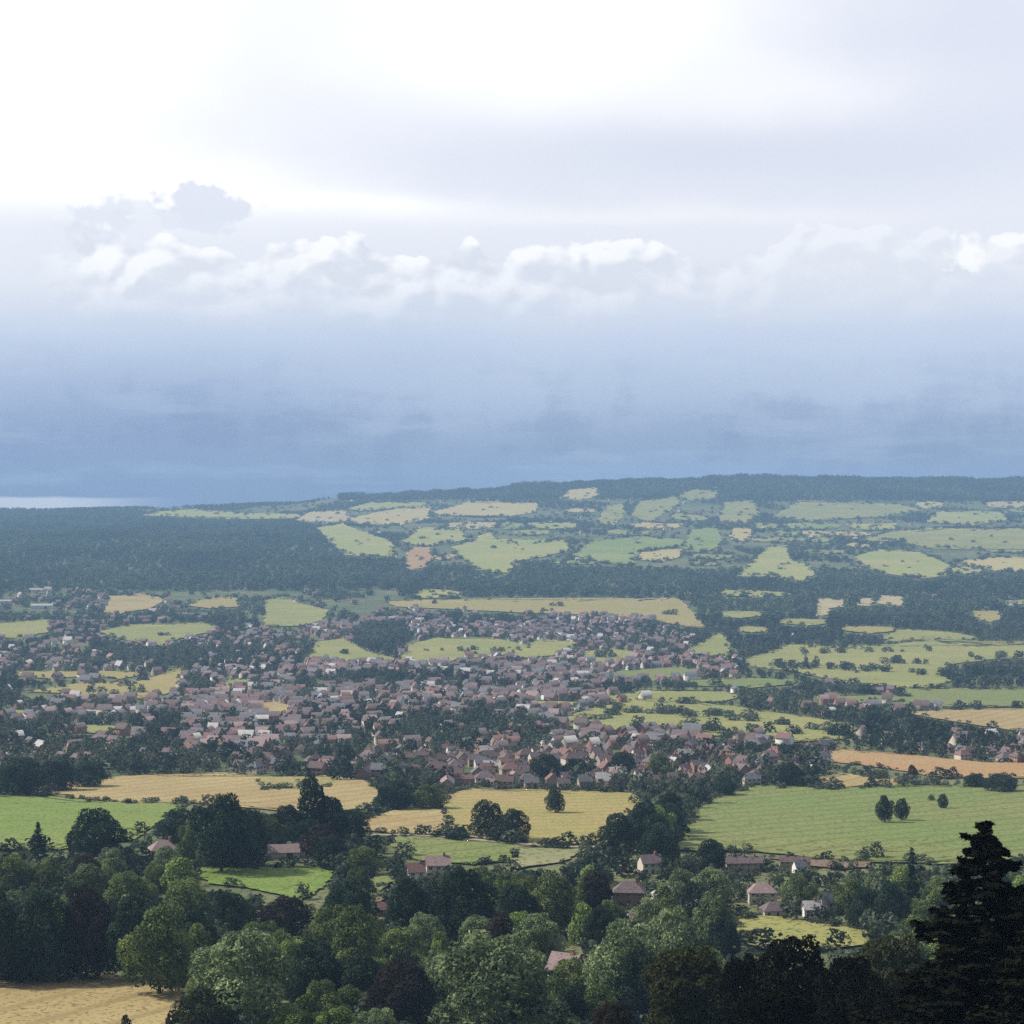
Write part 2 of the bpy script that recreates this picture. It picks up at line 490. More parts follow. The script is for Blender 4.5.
# ---------------------------------------------------------------- tree prototypes (height 1, base at 0)
def leaf_cloud(cent, rad, nleaf, size, seed, up=0.25, jit=0.7, squash=1.0, tw=0.5):
    """leaf-sized quads over a set of lobes; returns V, Q, tint"""
    rs = np.random.default_rng(seed)
    cent = np.asarray(cent, float)
    rad = np.asarray(rad, float)
    w = rad ** 2
    w /= w.sum()
    lob_t = rs.uniform(-0.3, 0.3, len(rad))
    P, Nn, T = [], [], []
    need = nleaf
    while need > 0:
        m = int(need * 2.2) + 60
        k = rs.choice(len(rad), m, p=w)
        d = rs.normal(size=(m, 3))
        d[:, 2] += up
        d /= np.linalg.norm(d, axis=1)[:, None]
        rr = rad[k] * rs.uniform(0.72, 1.06, m)
        p = cent[k] + d * rr[:, None] * np.array([1, 1, squash])
        keep = np.ones(m, bool)
        for j in range(len(rad)):
            dd = np.linalg.norm((p - cent[j]) / np.array([1, 1, squash]), axis=1)
            keep &= ~((dd < rad[j] * 0.70) & (k != j))
        p, d, k = p[keep][:need], d[keep][:need], k[keep][:need]
        P.append(p)
        Nn.append(d)
        T.append(lob_t[k])
        need -= len(p)
    P = np.concatenate(P)
    Nn = np.concatenate(Nn)
    T = np.concatenate(T)
    n = len(P)
    nn = Nn + rs.normal(0, jit, (n, 3))
    nn /= np.linalg.norm(nn, axis=1)[:, None]
    a = np.cross(nn, rs.normal(size=(n, 3)))
    a /= np.linalg.norm(a, axis=1)[:, None]
    b = np.cross(nn, a)
    s = size * rs.uniform(0.55, 1.35, n)[:, None]
    a = a * s
    b = b * s * 0.72
    V = np.stack([P - a, P + b * 0.9 - a * 0.15, P + a, P - b * 0.9 + a * 0.1], 1).reshape(-1, 3)
    Q = np.arange(n * 4).reshape(-1, 4)
    t = np.clip(0.45 + T + rs.normal(0, 0.2, n), 0, 1)
    return V, Q, np.repeat(t, 4)


def tube(path, radii, nseg=7):
    V, Q = [], []
    for i, p in enumerate(path):
        p = Vector(p)
        if i == 0:
            d = Vector(path[1]) - p
        elif i == len(path) - 1:
            d = p - Vector(path[i - 1])
        else:
            d = Vector(path[i + 1]) - Vector(path[i - 1])
        d.normalize()
        a = d.orthogonal().normalized()
        b = d.cross(a)
        for k in range(nseg):
            an = 2 * math.pi * k / nseg
            V.append(tuple(p + (a * math.cos(an) + b * math.sin(an)) * radii[i]))
    for i in range(len(path) - 1):
        for k in range(nseg):
            k2 = (k + 1) % nseg
            Q.append((i * nseg + k, i * nseg + k2, (i + 1) * nseg + k2, (i + 1) * nseg + k))
    return V, Q


def join(parts):
    V, Q, o = [], [], 0
    for v, q in parts:
        V += list(v)
        Q += [tuple(i + o for i in f) for f in q]
        o += len(v)
    return V, Q


def trunk_mesh(seed, top=0.62, r=0.028, limbs=6, spread=0.26):
    rs = random.Random(seed)
    lean = (rs.uniform(-.03, .03), rs.uniform(-.03, .03))
    path = [(0, 0, -0.03), (lean[0] * .3, lean[1] * .3, 0.1), (lean[0], lean[1], top * 0.55), (lean[0] * 1.5, lean[1] * 1.5, top)]
    parts = [tube(path, [r * 1.5, r, r * 0.75, r * 0.3])]
    for k in range(limbs):
        an = k * 2.4 + rs.uniform(-.4, .4)
        z0 = top * rs.uniform(0.35, 0.7)
        l = spread * rs.uniform(.7, 1.1)
        p0 = (lean[0], lean[1], z0)
        p1 = (lean[0] + math.cos(an) * l * .5, lean[1] + math.sin(an) * l * .5, z0 + l * .45)
        p2 = (lean[0] + math.cos(an) * l, lean[1] + math.sin(an) * l, z0 + l * 1.0)
        parts.append(tube([p0, p1, p2], [r * .5, r * .34, r * .12], 5))
    V, Q = join(parts)
    return np_mesh('trunk', V, Q, mats=['bark'])


def broadleaf_lobes(seed, nl, zlo=0.25, zhi=0.93, rx=0.36, lob=(0.10, 0.19)):
    rs = np.random.default_rng(seed)
    C, Rr = [], []
    for i in range(nl):
        h = (i + 0.5) / nl
        z = zlo + (zhi - zlo) * h
        prof = math.sin(math.pi * min(1, 0.16 + 0.78 * h)) ** 0.7
        an = i * 2.399 + rs.uniform(-.5, .5)
        rr = rx * prof * rs.uniform(0.45, 1.0)
        C.append((math.cos(an) * rr, math.sin(an) * rr, z - 0.06))
        Rr.append(rs.uniform(*lob) * (0.72 + 0.45 * prof))
    C.append((0, 0, zlo + (zhi - zlo) * 0.5))
    Rr.append(0.24)
    return C, Rr


PROTO = {}       # kind -> list of (crown V,Q,tint, trunk mesh)
for kind, seeds, nl, nleaf, size, kw in (
        ('broad', (1, 2, 3, 4), 40, 10500, 0.0175, dict(lob=(.07, .15))),
        ('fine', (5, 6, 7), 44, 11000, 0.018, dict(lob=(.07, .14))),
        ('wide', (8, 9, 10), 38, 10500, 0.0185, dict(zlo=0.16, zhi=0.90, rx=0.42, lob=(.085, .165))),
        ('tall', (11, 12), 26, 3600, 0.024, dict(zlo=0.12, zhi=0.97, rx=0.17, lob=(.08, .13))),
        ('bush', (13, 14), 12, 900, 0.06, dict(zlo=0.05, zhi=0.85, rx=0.40, lob=(.16, .26)))):
    PROTO[kind] = []
    for s in seeds:
        C_, R_ = broadleaf_lobes(s, nl, **kw)
        V, Q, T = leaf_cloud(C_, R_, nleaf, size, 50 + s)
        PROTO[kind].append((V, Q, T, trunk_mesh(s, 0.5 if kind == 'bush' else 0.62, 0.02)))


def cone_crown(seed, nw, nb, w0, leaf, per, jit=0.5, z0=0.08):
    """whorled conifer: boughs of needle clumps, height 1"""
    rs = np.random.default_rng(seed)
    P, Nn = [], []
    for i in range(nw):
        h = z0 + (0.985 - z0) * (i / (nw - 1)) ** 0.92
        L = w0 * (1 - h) ** 0.85 + 0.012
        n = max(4, int(nb * (0.45 + 0.55 * (1 - h))))
        a0 = rs.uniform(0, 6.28)
        for b in range(n):
            an = a0 + b * 6.283 / n + rs.uniform(-.25, .25)
            l = L * rs.uniform(0.5, 1.2)
            hb = h + rs.normal(0, 0.35 / nw)
            dr = rs.uniform(0.12, 0.42)
            m = max(3, int(per * (0.3 + l / w0)))
            s = rs.uniform(0.15, 1.0, m) ** 0.7
            side = rs.normal(0, 0.16, m) * l * (1.15 - s)
            x = np.cos(an) * s * l - np.sin(an) * side
            y = np.sin(an) * s * l + np.cos(an) * side
            z = hb - dr * s * l + 0.24 * l * s ** 3 + rs.normal(0, 0.006, m)
            P.append(np.stack([x, y, z], 1))
            Nn.append(np.stack([np.cos(an) * 0.5 * np.ones(m), np.sin(an) * 0.5 * np.ones(m), np.ones(m)], 1))
    P = np.concatenate(P)
    Nn = np.concatenate(Nn)
    n = len(P)
    nn = Nn + rs.normal(0, jit, (n, 3))
    nn /= np.linalg.norm(nn, axis=1)[:, None]
    a = np.cross(nn, rs.normal(size=(n, 3)))
    a /= np.linalg.norm(a, axis=1)[:, None]
    b = np.cross(nn, a)
    s = leaf * rs.uniform(0.6, 1.4, n)[:, None]
    a, b = a * s, b * s * 0.6
    V = np.stack([P - a, P + b, P + a, P - b], 1).reshape(-1, 3)
    t = np.clip(0.45 + rs.normal(0, 0.22, n), 0, 1)
    return V, np.arange(n * 4).reshape(-1, 4), np.repeat(t, 4)


def mast_mesh(r=0.016):
    V, Q = tube([(0, 0, -0.02), (0, 0, 0.3), (0, 0, 0.7), (0, 0, 0.985)], [r * 1.4, r, r * .55, r * .08])
    return np_mesh('trunk', V, Q, mats=['bark'])


PROTO['cone'] = [(*cone_crown(21, 22, 9, 0.20, 0.030, 12), mast_mesh()), (*cone_crown(22, 24, 9, 0.17, 0.028, 12), mast_mesh())]
PROTO['fir'] = [(*cone_crown(23, 27, 13, 0.28, 0.0140, 95, 0.55, 0.05), mast_mesh(0.012))]

CROWN_CACHE = {}


def crown_mesh(kind, v, mat):
    key = (kind, v, mat)
    if key not in CROWN_CACHE:
        V, Q, T, _ = PROTO[kind][v]
        CROWN_CACHE[key] = np_mesh('crown', V, Q, mats=[mat], tint=T)
    return CROWN_CACHE[key]


TREE_BASE = {}   # (kind, v, mat) -> first tree built of that sort


def add_tree(name, kind, v, mat, loc, w, h, rz, label, cat, group):
    v = v % len(PROTO[kind])
    key = (kind, v, mat)
    if key not in TREE_BASE:
        root = empty(name, loc, rz)
        link(bpy.data.objects.new('trunk', PROTO[kind][v][3]), root)
        link(bpy.data.objects.new('crown', crown_mesh(kind, v, mat)), root)
        TREE_BASE[key] = root
    else:
        src = TREE_BASE[key]
        root = src.copy()
        root.name = name
        COL.objects.link(root)
        for ch in list(src.children):
            c = ch.copy()
            COL.objects.link(c)
            c.parent = root
        root.location = loc
        root.rotation_euler = (0, 0, rz)
    nominal = {'broad': 0.92, 'fine': 0.92, 'wide': 1.06, 'tall': 0.50, 'bush': 1.15, 'cone': 0.40, 'fir': 0.54}[kind]
    root.scale = (w / nominal, w / nominal, h)
    tag(root, label, cat, group)
    return root


# ---------------------------------------------------------------- house prototypes
def box_bm(bm, x0, x1, y0, y1, z0, z1):
    vs = [bm.verts.new(p) for p in ((x0, y0, z0), (x1, y0, z0), (x1, y1, z0), (x0, y1, z0), (x0, y0, z1), (x1, y0, z1), (x1, y1, z1), (x0, y1, z1))]
    for f in ((0, 3, 2, 1), (4, 5, 6, 7), (0, 1, 5, 4), (1, 2, 6, 5), (2, 3, 7, 6), (3, 0, 4, 7)):
        bm.faces.new([vs[i] for i in f])


def bm_mesh(name, fn, mat):
    bm = bmesh.new()
    fn(bm)
    me = bpy.data.meshes.new(name)
    bm.normal_update()
    bm.to_mesh(me)
    bm.free()
    me.materials.append(MATS[mat])
    return me


def wall_fn(L, W, e, r, hip):
    def fn(bm):
        x, y = L / 2, W / 2
        if hip:
            box_bm(bm, -x, x, -y, y, -1.0, e)
            return
        pr = [(-y, -1.0), (y, -1.0), (y, e), (0, r - 0.05), (-y, e)]
        A = [bm.verts.new((-x, a, b)) for a, b in pr]
        B = [bm.verts.new((x, a, b)) for a, b in pr]
        bm.faces.new(A[::-1])
        bm.faces.new(B)
        for i in range(5):
            j = (i + 1) % 5
            bm.faces.new((A[i], A[j], B[j], B[i]))
    return fn


def roof_fn(L, W, e, r, hip, wing=None):
    def fn(bm):
        o = 0.4
        x, y = L / 2 + o, W / 2 + o
        sl = (r - e) / (W / 2)
        ez = e - o * sl
        if hip:
            k = min(W / 2 * 0.9, L / 2 - 0.3)
            bot = [bm.verts.new(p) for p in ((-x, -y, ez + .02), (x, -y, ez + .02), (x, y, ez + .02), (-x, y, ez + .02))]
            low = [bm.verts.new((v.co.x, v.co.y, ez - .2)) for v in bot]
            a, b = bm.verts.new((-L / 2 + k, 0, r)), bm.verts.new((L / 2 - k, 0, r))
            bm.faces.new((bot[0], bot[1], b, a))
            bm.faces.new((bot[2], bot[3], a, b))
            bm.faces.new((bot[1], bot[2], b))
            bm.faces.new((bot[3], bot[0], a))
            bm.faces.new(low[::-1])
            for i in range(4):
                j = (i + 1) % 4
                bm.faces.new((low[i], low[j], bot[j], bot[i]))
            return
        pr = [(-y, ez), (0, r), (y, ez), (y, ez + .22), (0, r + .24), (-y, ez + .22)]
        A = [bm.verts.new((-x, a, b)) for a, b in pr]
        B = [bm.verts.new((x, a, b)) for a, b in pr]
        for i in range(6):
            j = (i + 1) % 6
            bm.faces.new((A[j], A[i], B[i], B[j]))
        bm.faces.new((A[0], A[1], A[4], A[5]))
        bm.faces.new((A[1], A[2], A[3], A[4]))
        bm.faces.new((B[5], B[4], B[1], B[0]))
        bm.faces.new((B[4], B[3], B[2], B[1]))
    return fn


HT = {   # length, width, eaves, ridge, hipped, chimneys
    'house': (9.5, 7.5, 5.0, 8.2, False, 1),
    'villa': (11.5, 8.5, 5.2, 8.6, True, 1),
    'terrace': (21.0, 8.0, 5.0, 8.0, False, 3),
    'bungalow': (12.5, 8.5, 2.9, 6.2, True, 1),
    'shed': (34.0, 14.0, 5.0, 7.4, False, 0),
    'barn': (20.0, 10.0, 3.8, 8.0, False, 0),
    'cottage': (7.5, 6.2, 4.2, 7.6, False, 1),
}
HM = {}


def hmesh(typ, part, mat):
    key = (typ, part, mat)
    if key in HM:
        return HM[key]
    L, W, e, r, hip, nch = HT[typ]
    if part == 'wall':
        me = bm_mesh('wall', wall_fn(L, W, e, r, hip), mat)
    elif part == 'roof':
        me = bm_mesh('roof', roof_fn(L, W, e, r, hip), mat)
    elif part == 'chimney':
        def fn(bm):
            box_bm(bm, -.45, .45, -.4, .4, -1.2, 1.1)
            box_bm(bm, -.55, .55, -.5, .5, 1.1, 1.3)
            for px in (-.2, .2):
                box_bm(bm, px - .12, px + .12, -.12, .12, 1.3, 1.65)
        me = bm_mesh('chimney', fn, mat)
    elif part == 'window':
        def fn(bm):
            box_bm(bm, -.75, .75, -.03, .03, -.65, .65)
        me = bm_mesh('window', fn, mat)
    elif part == 'pane':
        def fn(bm):
            for a, b in ((-.66, -.04), (.04, .66)):
                box_bm(bm, a, b, -.045, .045, -.56, .56)
        me = bm_mesh('pane', fn, mat)
    elif part == 'door':
        def fn(bm):
            w = 0.5 if typ not in ('shed', 'barn') else 1.9
            h = 2.05 if typ not in ('shed', 'barn') else 3.3
            box_bm(bm, -w, w, -.06, .06, -0.1, h)
        me = bm_mesh('door', fn, mat)
    HM[key] = me
    return me


HOUSE_BASE = {}
ROOF_W = {'roof_brown': 'brown', 'roof_red': 'red', 'roof_mauve': 'mauve', 'roof_grey': 'grey', 'roof_pale': 'pale', 'roof_pink': 'pink'}
WALL_W = {'wall_white': 'white', 'wall_cream': 'cream', 'wall_brick': 'brick', 'wall_tan': 'tan'}


def build_house(name, typ, roof, wall, loc, rz, detail):
    L, W, e, r, hip, nch = HT[typ]
    root = empty(name, loc, rz)
    ob = lambda n, mt, p: link(bpy.data.objects.new(n, hmesh(typ, n, mt)), p)
    ob('wall', wall, root)
    rf = ob('roof', roof, root)
    for k in range(nch):
        c = ob('chimney', 'wall_brick', rf)
        c.location = ((L * (-0.28 + 0.28 * k)) if nch > 1 else L * 0.26, 0.0, r)
    if detail:
        rows = [1.5] if e < 3.5 else [1.5, e - 1.15]
        if typ in ('shed', 'barn'):
            rows = []
        nwin = {'house': 3, 'villa': 3, 'terrace': 6, 'bungalow': 3, 'cottage': 2}.get(typ, 0)
        for side in (-1, 1):
            for zi, z in enumerate(rows):
                for i in range(nwin):
                    x = -L / 2 + L * (i + .5) / nwin
                    if zi == 0 and i == nwin // 2 and side < 0:
                        d = ob('door', 'door_paint', root)
                        d.location = (x, side * (W / 2 + .03), 0)
                        continue
                    w = ob('window', 'frame_white', root)
                    w.location = (x, side * (W / 2 + .02), z)
                    if detail > 1:
                        ob('pane', 'window_glass', w)
                    else:
                        w.data = hmesh(typ, 'pane', 'window_glass')
        if typ in ('shed', 'barn'):
            d = ob('door', 'door_paint', root)
            d.location = (L * 0.2, -(W / 2 + .03), 0)
    return root


def add_house(name, typ, roof, wall, loc, rz, detail, label, cat, group, scale=1.0):
    key = (typ, roof, wall, detail)
    if key not in HOUSE_BASE:
        root = build_house(name, typ, roof, wall, loc, rz, detail)
        HOUSE_BASE[key] = root
    else:
        src = HOUSE_BASE[key]
        root = src.copy()
        root.name = name
        COL.objects.link(root)
        for ch in list(src.children):
            c = ch.copy()
            COL.objects.link(c)
            c.parent = root
            for g in ch.children:
                d = g.copy()
                COL.objects.link(d)
                d.parent = c
        root.location = loc
        root.rotation_euler = (0, 0, rz)
    root.scale = (scale, scale, scale)
    tag(root, label, cat, group)
    return root


# ---------------------------------------------------------------- things placed one by one
KEEP = [P for _, _, P in FIELDS]     # ground that must stay in view
OCC = []                             # footprints already taken: X, Y, radius

#     x, y base, type, roof, wall, turn, scale, object name, category, label
NAMED_HOUSES = [
    (163, 862, 'villa', 'roof_pink', 'wall_brick', 0.35, 1.0, 'farmhouse', 'house', 'pink-roofed brick house at the corner of the bright green field'),
    (438, 877, 'house', 'roof_pink', 'wall_cream', 0.1, 1.0, 'house', 'house', 'pink-roofed cream house just below the green strip'),
    (416, 881, 'cottage', 'roof_red', 'wall_white', 0.2, 0.9, 'cottage', 'cottage', 'small red-roofed white cottage beside the pink-roofed cream house'),
    (629, 904, 'villa', 'roof_mauve', 'wall_brick', -0.1, 1.0, 'house', 'house', 'large mauve hipped-roof house among trees right of centre'),
    (668, 900, 'bungalow', 'roof_pale', 'wall_cream', 0.2, 0.85, 'bungalow', 'bungalow', 'pale-roofed low house right of the large mauve-roofed house'),
    (700, 902, 'house', 'roof_mauve', 'wall_cream', 0.3, 1.0, 'house', 'house', 'mauve-roofed house left of the pink-roofed house by the yellow meadow'),
    (762, 903, 'villa', 'roof_pink', 'wall_cream', 0.0, 0.9, 'house', 'house', 'pink hipped-roof house behind the yellow meadow'),
    (775, 915, 'bungalow', 'roof_mauve', 'wall_cream', 0.2, 0.8, 'bungalow', 'bungalow', 'mauve-roofed low house at the top of the yellow meadow'),
    (811, 917, 'cottage', 'roof_pale', 'wall_white', 0.05, 0.75, 'cottage', 'cottage', 'small bright white cottage at the edge of the yellow meadow'),
    (830, 911, 'cottage', 'roof_grey', 'wall_white', 0.5, 0.85, 'cottage', 'cottage', 'grey-roofed white cottage behind the small bright white one'),
    (744, 871, 'terrace', 'roof_mauve', 'wall_tan', 0.1, 0.75, 'terrace_house', 'house', 'long mauve roof at the lower edge of the big right-hand field'),
    (795, 868, 'terrace', 'roof_brown', 'wall_tan', -0.1, 0.6, 'terrace_house', 'house', 'low brown-roofed row beside the strip of bare soil'),
    (800, 873, 'cottage', 'roof_grey', 'wall_white', 0.3, 0.7, 'cottage', 'cottage', 'tiny white-walled cottage in front of the brown-roofed row'),
    (650, 873, 'house', 'roof_mauve', 'wall_cream', 0.3, 0.9, 'house', 'house', 'mauve-roofed house in the hedge below the wedge-shaped copse'),
    (283, 859, 'barn', 'roof_pink', 'wall_cream', 0.15, 0.7, 'barn', 'barn', 'pale pinkish barn below the tall copse left of the golden field'),
    (302, 858, 'cottage', 'roof_brown', 'wall_cream', 0.3, 0.8, 'cottage', 'cottage', 'brown-roofed cottage beside the pale pinkish barn'),
    (635, 924, 'bungalow', 'roof_pink', 'wall_cream', 0.1, 0.7, 'bungalow', 'bungalow', 'pinkish low house just in front of the large mauve-roofed house'),
    (566, 984, 'cottage', 'roof_pink', 'wall_white', -0.55, 0.9, 'cottage', 'cottage', 'pink-roofed white cottage tucked among dark trees at bottom centre'),
    (384, 916, 'cottage', 'roof_red', 'wall_brick', 0.2, 0.6, 'cottage', 'cottage', 'little dark red outbuilding between two dark trees left of centre'),
    (692, 917, 'house', 'roof_pale', 'wall_tan', 0.2, 0.8, 'house', 'house', 'pale-roofed tan house in trees left of the yellow meadow'),
    (130, 713, 'shed', 'roof_pale', 'wall_white', 0.05, 0.85, 'warehouse', 'warehouse', 'longest white-roofed shed at the left edge of town'),
    (97, 712, 'shed', 'roof_pale', 'wall_white', 0.1, 0.5, 'warehouse', 'warehouse', 'smaller white shed left of the longest white-roofed one'),
    (78, 714, 'shed', 'roof_pale', 'wall_cream', 0.1, 0.4, 'warehouse', 'warehouse', 'leftmost little pale shed at the left edge of town'),
    (498, 788, 'terrace', 'roof_pink', 'wall_white', 0.05, 0.55, 'terrace_house', 'house', 'long pink roof with white walls behind the golden field'),
    (465, 785, 'terrace', 'roof_red', 'wall_brick', 0.1, 0.6, 'terrace_house', 'house', 'long reddish roof left of the long pink one behind the golden field'),
    (36, 592, 'shed', 'roof_pale', 'wall_white', 0.1, 0.75, 'factory', 'factory', 'far white block at the foot of the wooded hill on the left'),
    (48, 593, 'house', 'roof_pale', 'wall_white', 0.1, 1.3, 'factory', 'factory', 'far white gabled block right beside the white one under the wooded hill'),
    (42, 608, 'shed', 'roof_pale', 'wall_white', 0.1, 1.0, 'factory', 'factory', 'far long white shed just below the two white blocks on the left'),
    (4, 603, 'shed', 'roof_pale', 'wall_white', 0.1, 0.7, 'factory', 'factory', 'far white shed at the left edge of the picture'),
]

for (x, y, typ, roof, wall, rz, s, nm, cat, lab) in NAMED_HOUSES:
    X, Y, Z = G(x, y)
    if 840 < y < 960:
        s *= 0.76
    add_house(nm, typ, roof, wall, (X, Y, Z), rz, 2 if y > 780 else 1, lab, cat, None, s)
    L, W, e, r = HT[typ][:4]
    OCC.append((X, Y, L * s * 0.55))
    a = L * s / 2 * F / Y
    b = r * s * F / Y
    KEEP.append(np.array([(x - a * .8, y - b * .35), (x - a * .8, y - b), (x + a * .8, y - b), (x + a * .8, y - b * .35)]))

